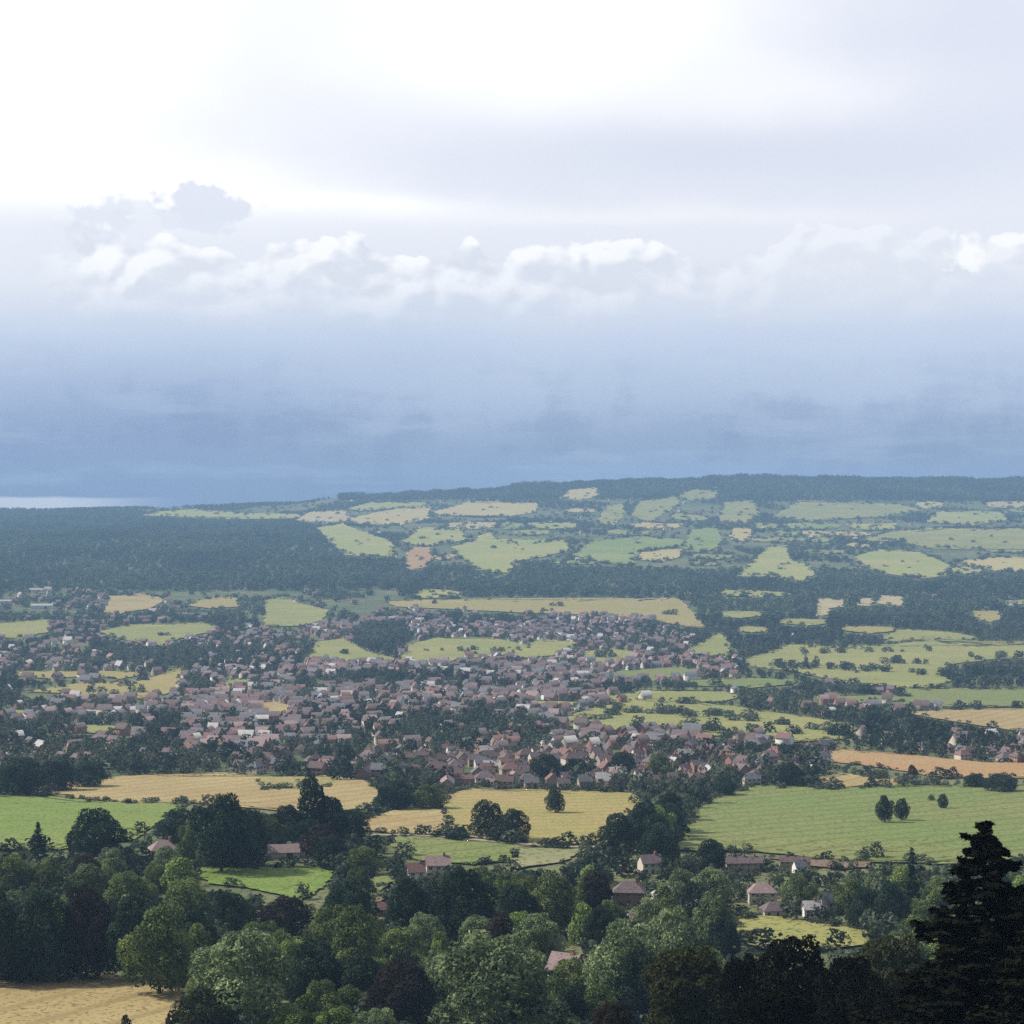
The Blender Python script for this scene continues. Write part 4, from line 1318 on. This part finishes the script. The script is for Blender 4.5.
def far_houses(L):
    mats = ['wall_cream', 'wall_white', 'wall_brick', 'wall_tan', 'roof_brown', 'roof_red', 'roof_mauve', 'roof_grey', 'roof_pale', 'roof_pink']
    V, Q, Tr, mq, mt = [], [], [], [], []
    for (X, Y, Z, px, py) in L:
        l, w = random.choice([(8, 6.2), (9, 6.8), (12, 6.8), (7, 5.8), (10, 7)])
        e, r = random.uniform(3.5, 5.5), random.uniform(7.2, 9.0)
        a = street_turn(X, Y)
        ca, sa = math.cos(a), math.sin(a)
        wm = mats.index(random.choice(WALLS))
        rm = mats.index(random.choice(ROOFS))
        b = len(V)
        o = 0.4
        loc = [(-l / 2, -w / 2, -2), (l / 2, -w / 2, -2), (l / 2, w / 2, -2), (-l / 2, w / 2, -2),
               (-l / 2, -w / 2, e), (l / 2, -w / 2, e), (l / 2, w / 2, e), (-l / 2, w / 2, e),
               (-l / 2, 0, r), (l / 2, 0, r),
               (-l / 2 - o, -w / 2 - o, e - .2), (l / 2 + o, -w / 2 - o, e - .2), (l / 2 + o, w / 2 + o, e - .2), (-l / 2 - o, w / 2 + o, e - .2),
               (-l / 2 - o, 0, r + .2), (l / 2 + o, 0, r + .2)]
        V += [(X + x * ca - y * sa, Y + x * sa + y * ca, Z + z) for x, y, z in loc]
        for f, m in (((0, 1, 5, 4), wm), ((1, 2, 6, 5), wm), ((2, 3, 7, 6), wm), ((3, 0, 4, 7), wm), ((10, 11, 15, 14), rm), ((12, 13, 14, 15), rm)):
            Q.append([b + i for i in f])
            mq.append(m)
        for f in ((4, 8, 7), (5, 6, 9)):
            Tr.append([b + i for i in f])
            mt.append(wm)
    me = np_mesh('rooftops', V, Q, Tr, mats, mq + mt)
    o = link(bpy.data.objects.new('distant_rooftops', me))
    tag(o, 'mass of brown and mauve rooftops filling the far part of the town', 'rooftops', None, 'stuff')


far_houses(AH[NIND:])

# ---- trees: the largest are things, the rest woodland
AT.sort(key=lambda a: -(a[4] * F / a[1]) if (-30 < a[6] < 1054 and a[7] - a[4] * F / a[1] < 1022) else 0)
NTI = 300 - ntree
LEAFP = {0: ['leaf_green'] * 5 + ['leaf_dark'] * 4 + ['leaf_pale'] * 3 + ['leaf_bright'] * 2 + ['leaf_brown'] * 1,
         1: ['leaf_dark'] * 5 + ['leaf_green'] * 3 + ['leaf_pale']}
LOOK = {'leaf_green': 'mid green', 'leaf_dark': 'dark green', 'leaf_pale': 'pale green', 'leaf_bright': 'bright green', 'leaf_brown': 'brownish'}
items = []
for (X, Y, Z, w, h, zone, px, py, wd) in AT[:NTI]:
    kind = random.choice(['broad', 'broad', 'broad', 'wide', 'wide', 'tall' if h > 9 else 'wide'])
    if h < 4:
        kind = 'bush'
    if kind == 'tall':
        w *= 0.6
    leaf = random.choice(LEAFP[min(zone, 1)])
    items.append(dict(px=px, py=py - h * F / Y * 0.5, loc=(X, Y, Z - .3), w=w, h=h, kind=kind, leaf=leaf,
                      look='%s %s' % (LOOK[leaf], {'broad': 'rounded tree', 'wide': 'spreading tree', 'tall': 'slim upright tree', 'bush': 'bush'}[kind])))
describe(items)
for i, it in enumerate(items):
    nm, cat = CATN.get(it['kind'], ('broadleaf_tree', 'tree'))
    add_tree(nm, it['kind'], random.randrange(4), it['leaf'], it['loc'], it['w'], it['h'], random.uniform(0, 6.28), it['label'], cat, 'trees and bushes of the valley')


def merge_trees(name, L, protos, mat, label, cat):
    Vs, Ts = [], []
    A = np.array([(a[0], a[1], a[2], a[3], a[4]) for a in L])
    pk = rng.integers(0, len(protos), len(A))
    for k, (pv, pt, nominal) in enumerate(protos):
        S = A[pk == k]
        if not len(S):
            continue
        an = rng.uniform(0, 6.283, len(S))
        tv = rng.normal(0, 0.30, len(S)) + 0.16 * np.sin(S[:, 0] / 73.0 + 1.5 * np.sin(S[:, 1] / 160.0)) + 0.14 * np.sin(S[:, 1] / 120.0 + np.sin(S[:, 0] / 117.0))
        c, s = np.cos(an)[:, None], np.sin(an)[:, None]
        x = pv[None, :, 0] * c - pv[None, :, 1] * s
        y = pv[None, :, 0] * s + pv[None, :, 1] * c
        ws = (S[:, 3] / nominal)[:, None]
        X = x * ws + S[:, 0][:, None]
        Y = y * ws + S[:, 1][:, None]
        Z = pv[None, :, 2] * S[:, 4][:, None] + S[:, 2][:, None] - 0.3
        Vs.append(np.stack([X, Y, Z], -1).reshape(-1, 3))
        Ts.append(np.clip(pt[None, :] + tv[:, None], 0, 1).ravel())
    V = np.concatenate(Vs)
    T = np.concatenate(Ts)
    Q = np.arange(len(V)).reshape(-1, 4)
    o = link(bpy.data.objects.new(name, np_mesh(name, V, Q, mats=[mat], tint=T)))
    tag(o, label, cat, None, 'stuff')


def lod(nl, nleaf, size, seed, **kw):
    C_, R_ = broadleaf_lobes(seed, nl, **kw)
    V, Q, T = leaf_cloud(C_, R_, nleaf, size, seed + 300, jit=0.4)
    return V, T, 0.95


rest = AT[NTI:]
mid_p = [lod(9, 170, 0.085, s, zlo=0.2, lob=(.15, .24)) for s in (31, 32, 33, 34)]
far_p = [lod(6, 60, 0.15, s, zlo=0.15, lob=(.18, .28)) for s in (41, 42, 43, 44)]
merge_trees('valley_trees', [a for a in rest if a[5] < 3], mid_p, 'leaf_mid', 'countless hedgerow and garden trees around the town in the valley', 'trees')
merge_trees('far_woodland', [a for a in rest if a[5] == 3], far_p, 'leaf_far', 'hazy blue-green woods covering the far hillside and ridge', 'woodland')

# ---------------------------------------------------------------- air
bm = bmesh.new()
lowest = CAMZ - 195.0
box_bm(bm, -8000, 8000, -300, 9300, lowest, CAMZ + 185)
hm = bpy.data.meshes.new('haze')
bm.to_mesh(hm)
bm.free()
m, nt, out = new_mat('haze')
pv = nt.nodes.new('ShaderNodeVolumePrincipled')
pv.inputs['Color'].default_value = (0.40, 0.66, 1.0, 1)
pv.inputs['Density'].default_value = 0.95e-4
pv.inputs['Anisotropy'].default_value = 0.0
nt.links.new(pv.outputs[0], out.inputs['Volume'])
hm.materials.append(m)
hz = link(bpy.data.objects.new('haze', hm))
tag(hz, None, None, kind='stuff')

# ---------------------------------------------------------------- sky
SUN_EL, SUN_AZ = R(43), R(-78)      # azimuth from straight ahead (+Y), negative = left
w = bpy.data.worlds.new('World')
sc.world = w
w.use_nodes = True
nt = w.node_tree
nt.nodes.clear()
wout = nt.nodes.new('ShaderNodeOutputWorld')
bg = nt.nodes.new('ShaderNodeBackground')
tc = nt.nodes.new('ShaderNodeTexCoord')


def M(op, a, b=None, c=None, clamp=False):
    n = nt.nodes.new('ShaderNodeMath')
    n.operation = op
    n.use_clamp = clamp
    for i, v in enumerate((a, b, c)):
        if v is None:
            continue
        if hasattr(v, 'links'):
            nt.links.new(v, n.inputs[i])
        else:
            n.inputs[i].default_value = v
    return n.outputs[0]


def SM(x, a, b):
    n = nt.nodes.new('ShaderNodeMapRange')
    n.interpolation_type = 'SMOOTHSTEP'
    n.inputs[1].default_value = a
    n.inputs[2].default_value = b
    nt.links.new(x, n.inputs[0])
    return n.outputs[0]


sep = nt.nodes.new('ShaderNodeSeparateXYZ')
nt.links.new(tc.outputs['Generated'], sep.inputs[0])
dx, dy, dz = sep.outputs
hor = M('SQRT', M('ADD', M('MULTIPLY', dx, dx), M('MULTIPLY', dy, dy)))
U = M('ARCTAN2', dx, dy)                                  # azimuth, radians from straight ahead
P = M('MULTIPLY_ADD', U, 2000.0, 512.0)                   # both in units of 1/2000 rad
Q = M('SUBTRACT', 512.0, M('MULTIPLY', M('DIVIDE', dz, M('MAXIMUM', hor, 0.02)), 2000.0))


def vec(x, y, z=0.0):
    n = nt.nodes.new('ShaderNodeCombineXYZ')
    for i, v in enumerate((x, y, z)):
        if hasattr(v, 'links'):
            nt.links.new(v, n.inputs[i])
        else:
            n.inputs[i].default_value = v
    return n.outputs[0]


def nz(sx, sy, detail=4, rough=0.55, off=0.0, dist=0.0):
    n = nt.nodes.new('ShaderNodeTexNoise')
    n.noise_dimensions = '2D'
    n.inputs['Scale'].default_value = 1.0
    n.inputs['Detail'].default_value = detail
    n.inputs['Roughness'].default_value = rough
    n.inputs['Distortion'].default_value = dist
    nt.links.new(vec(M('MULTIPLY_ADD', P, 1.0 / sx, off * 7.3), M('MULTIPLY_ADD', Q, 1.0 / sy, off * 3.1)), n.inputs['Vector'])
    return M('SUBTRACT', n.outputs['Fac'], 0.5)


def gauss(x0, y0, rx, ry, wx=0.0, wy=0.0):
    ax = M('DIVIDE', M('SUBTRACT', M('ADD', P, wx), x0), rx)
    ay = M('DIVIDE', M('SUBTRACT', M('ADD', Q, wy), y0), ry)
    return M('POWER', 2.718, M('MULTIPLY', M('ADD', M('MULTIPLY', ax, ax), M('MULTIPLY', ay, ay)), -1.0))


def mixc(fac, a, b):
    return mixrgb(nt, fac, a, b)


L_ = s2l
warp = M('MULTIPLY', nz(420, 130, 4, 0.55, 3.1), 90.0)
warpx = M('MULTIPLY', nz(300, 160, 4, 0.55, 8.4), 220.0)
Qw = M('ADD', Q, M('MULTIPLY', warp, 0.55))
cr = nt.nodes.new('ShaderNodeValToRGB')
els = [(0, (250, 251, 254)), (60, (246, 247, 253)), (120, (240, 242, 250)), (200, (237, 239, 247)), (260, (231, 234, 242)),
       (300, (217, 223, 236)), (345, (196, 209, 231)), (395, (177, 193, 219)), (440, (150, 167, 197)), (480, (128, 147, 183)), (512, (126, 146, 183))]
nt.links.new(M('DIVIDE', Qw, 512.0), cr.inputs[0])
e = cr.color_ramp.elements
e[0].position, e[0].color = 0, (*L_(els[0][1]), 1)
e[1].position, e[1].color = 1, (*L_(els[-1][1]), 1)
for p_, c_ in els[1:-1]:
    x = e.new(p_ / 512)
    x.color = (*L_(c_), 1)
col = cr.outputs[0]
WHITE = None
# broad bright gaps and grey-lilac veils of the high cloud
for (x0, y0, rx, ry, c_, s_) in ((720, 155, 430, 50, (216, 221, 235), 0.85), (330, 70, 130, 75, (226, 230, 243), 0.8), (960, 40, 190, 130, (217, 222, 237), 0.85),
                                 (40, 70, 230, 130, (255, 255, 255), 0.95), (500, 45, 190, 62, (255, 255, 255), 0.9), (760, 95, 140, 35, (253, 253, 255), 0.7),
                                 (60, 190, 260, 34, (255, 255, 255), 0.9), (330, 207, 150, 13, (255, 255, 255), 0.8), (620, 215, 240, 10, (248, 247, 248), 0.6),
                                 (60, 245, 130, 30, (226, 229, 240), 0.5), (60, 440, 260, 60, (124, 147, 194), 0.45), (720, 480, 230, 28, (160, 182, 216), 0.6)):
    g = gauss(x0, y0, rx, ry, warpx, M('MULTIPLY', warp, 0.5))
    col = mixc(M('MULTIPLY', g, s_, clamp=True), col, (1.12, 1.12, 1.14) if min(c_) > 254 else L_(c_))

# uneven rain curtains under the cloud base
rain = M('MULTIPLY', SM(M('ADD', nz(150, 42, 5, 0.62, 6.6), M('MULTIPLY', nz(46, 95, 4, 0.6, 9.9), 0.6)), -0.05, 0.22), SM(Q, 330.0, 430.0))
col = mixc(M('MULTIPLY', rain, 0.32), col, L_((112, 132, 172)))
rain2 = M('MULTIPLY', SM(nz(210, 30, 5, 0.6, 13.1), 0.02, 0.2), SM(Q, 300.0, 400.0))
col = mixc(M('MULTIPLY', rain2, 0.30), col, L_((182, 196, 220)))
# cumulus banks: rounded tops, lit along the rim and fading downwards
vor = nt.nodes.new('ShaderNodeTexVoronoi')
vor.voronoi_dimensions = '2D'
vor.feature = 'SMOOTH_F1'
vor.inputs['Scale'].default_value = 1.0
vor.inputs['Smoothness'].default_value = 0.35
vor.inputs['Detail'].default_value = 2.0
nt.links.new(vec(M('MULTIPLY', P, 1 / 34.0), M('MULTIPLY', Q, 1 / 30.0), 0.0), vor.inputs['Vector'])
bil = M('MULTIPLY', M('SUBTRACT', vor.outputs['Distance'], 0.35), 20.0)


def bank(h, off, x0, x1, soft, c_, depth, strength, amp=40.0, sx=130.0, bl=1.0):
    global col
    n1 = M('MULTIPLY', nz(sx, 400, 4, 0.6, off), amp)
    top = M('ADD', M('ADD', n1, M('MULTIPLY', bil, bl)), h)
    below = M('SUBTRACT', Q, top)
    mask = SM(below, 0.0, 5.0)
    fade = M('POWER', 2.718, M('MULTIPLY', M('MAXIMUM', below, 0.0), -1.0 / depth))
    span = M('MULTIPLY', SM(P, x0 - soft, x0 + soft), M('SUBTRACT', 1.0, SM(P, x1 - soft, x1 + soft)))
    f = M('MULTIPLY', M('MULTIPLY', mask, fade), M('MULTIPLY', span, strength), clamp=True)
    col = mixc(f, col, L_(c_))


def puff(x0, y0, rx, ry, c_, s_, edge=0.22, flat=0.0):
    """one rounded cloud head with a lumpy outline"""
    global col
    ax = M('DIVIDE', M('SUBTRACT', P, x0), rx)
    ay = M('DIVIDE', M('SUBTRACT', Q, y0), ry)
    r = M('SQRT', M('ADD', M('MULTIPLY', ax, ax), M('MULTIPLY', ay, ay)))
    r = M('ADD', r, M('MULTIPLY', bil, 0.03))
    r = M('ADD', r, M('MULTIPLY', nz(34, 26, 5, 0.6, x0 * 0.1), 1.1))
    m_ = M('SUBTRACT', 1.0, SM(r, 1.0 - edge, 1.0))
    if flat:
        m_ = M('MULTIPLY', m_, M('SUBTRACT', 1.0, SM(Q, y0, y0 + ry * flat)))
    col = mixc(M('MULTIPLY', m_, s_, clamp=True), col, L_(c_))


def lumps(ox, oy):
    """height field of the cumulus bank, sampled ox, oy towards the light"""
    P2 = M('ADD', P, ox)
    Q2 = M('ADD', Q, oy)
    v_ = vec(P2, Q2, 0.0)

    def tn(sx, sy, off, det):
        n = nt.nodes.new('ShaderNodeTexNoise')
        n.noise_dimensions = '2D'
        n.inputs['Scale'].default_value = 1.0
        n.inputs['Detail'].default_value = det
        n.inputs['Roughness'].default_value = 0.5
        nt.links.new(vec(M('MULTIPLY_ADD', P2, 1 / sx, off * 7.3), M('MULTIPLY_ADD', Q2, 1 / sy, off * 3.1)), n.inputs['Vector'])
        return n.outputs['Fac']
    n1 = tn(95.0, 62.0, 4.4, 5)
    wv_ = M('MULTIPLY', M('SUBTRACT', n1, 0.5), 55.0)
    vo = nt.nodes.new('ShaderNodeTexVoronoi')
    vo.voronoi_dimensions = '2D'
    vo.feature = 'SMOOTH_F1'
    vo.inputs['Scale'].default_value = 1.0
    vo.inputs['Smoothness'].default_value = 0.5
    vo.inputs['Detail'].default_value = 1.5
    vo.inputs['Roughness'].default_value = 0.45
    nt.links.new(vec(M('MULTIPLY', M('ADD', P2, wv_), 1 / 46.0), M('MULTIPLY', M('ADD', Q2, wv_), 1 / 36.0), 2.0), vo.inputs['Vector'])
    return M('SUBTRACT', n1, M('MULTIPLY', vo.outputs['Distance'], 0.55))


f0 = lumps(0, 0)
f1 = lumps(-9, -11)
lit = M('MULTIPLY_ADD', M('SUBTRACT', f0, f1), 3.2, 0.45, True)
puff(207, 212, 62, 40, (222, 226, 238), 0.85, 0.25, 1.4)
puff(150, 226, 50, 26, (232, 235, 243), 0.7, 0.35, 1.4)
puff(108, 220, 46, 28, (227, 231, 241), 0.8, 0.3, 1.4)
topl = M('ADD', M('MULTIPLY', nz(120, 500, 5, 0.6, 5.2), -70.0), M('MULTIPLY_ADD', M('SUBTRACT', f0, 0.2), -75.0, 238.0))
btm = M('ADD', M('MULTIPLY', nz(150, 300, 4, 0.6, 7.7), 90.0), 292.0)
below = M('SUBTRACT', Q, topl)
span = M('MULTIPLY', SM(P, 30.0, 110.0), M('SUBTRACT', 1.0, M('MULTIPLY', SM(P, 640.0, 800.0), 0.66)))
body = M('MULTIPLY', M('MULTIPLY', SM(below, 0.0, 7.0), M('SUBTRACT', 1.0, SM(M('SUBTRACT', Q, btm), -45.0, 45.0))), span)
shade = mixc(lit, L_((219, 223, 234)), (1.05, 1.05, 1.05))
col = mixc(M('MULTIPLY', body, 0.74), col, shade)
puff(958, 262, 34, 26, (255, 255, 255), 0.95, 0.4)
puff(990, 258, 30, 20, (246, 247, 250), 0.7, 0.5)
puff(1003, 247, 30, 12, (255, 255, 255), 0.9, 0.5)
puff(1040, 246, 26, 14, (255, 255, 255), 0.8, 0.5)
# the bright gap under the rain cloud on the left horizon
gap = M('MULTIPLY', SM(M('ADD', Q, M('MULTIPLY', nz(60, 20, 2, 0.5, 2.2), 3.0)), 496.5, 499.5), M('SUBTRACT', 1.0, SM(P, 60.0, 190.0)))
col = mixc(M('MULTIPLY', gap, 0.85), col, (0.82, 0.85, 0.9))
# unseen sky behind the viewpoint and overhead, darkened to deepen the shade
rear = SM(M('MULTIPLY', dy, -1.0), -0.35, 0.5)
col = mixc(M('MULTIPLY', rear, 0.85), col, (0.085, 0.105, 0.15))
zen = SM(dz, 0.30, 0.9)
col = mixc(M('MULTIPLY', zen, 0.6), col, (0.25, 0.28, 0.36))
ns = nt.nodes.new('ShaderNodeTexSky')
ns.sky_type = 'NISHITA'
ns.sun_disc = False
ns.sun_elevation = SUN_EL
ns.sun_rotation = SUN_AZ
sk = mixrgb(nt, 1.0, ns.outputs[0], (0.08, 0.08, 0.08), 'MULTIPLY')
col = mixc(0.94, sk, col)
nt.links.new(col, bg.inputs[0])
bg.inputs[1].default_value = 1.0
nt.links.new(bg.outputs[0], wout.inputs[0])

sun = bpy.data.lights.new('sun', 'SUN')
sun.energy = 5.0
sun.angle = R(4)
sun.color = (1.0, 0.94, 0.84)
so = link(bpy.data.objects.new('sun', sun))
d = Vector((math.sin(SUN_AZ) * math.cos(SUN_EL), math.cos(SUN_AZ) * math.cos(SUN_EL), math.sin(SUN_EL)))
so.rotation_euler = (-d).to_track_quat('-Z', 'Y').to_euler()
so.location = (0, 0, 500)

# ---------------------------------------------------------------- camera and view
cam = bpy.data.cameras.new('camera')
cam.sensor_width = 36.0
cam.lens = 36.0 * F / 1024.0
cam.clip_start = 0.5
cam.clip_end = 40000
co = link(bpy.data.objects.new('camera', cam))
co.location = (0, 0, CAMZ)
co.rotation_euler = (R(90), 0, 0)
sc.camera = co
vs = sc.view_settings
sc.display_settings.display_device = 'sRGB'
vs.view_transform = 'Standard'
vs.look = 'None'
vs.exposure = 0.15
vs.gamma = 1.0
vs.use_curve_mapping = False
sc.cycles.max_bounces = 3
sc.cycles.diffuse_bounces = 1
sc.cycles.use_denoising = False
sc.cycles.transparent_max_bounces = 4
sc.cycles.volume_bounces = 0
print('trees', len(AT), 'houses', len(AH), 'mid', sum(1 for a in rest if a[5] < 3), 'far', sum(1 for a in rest if a[5] == 3))
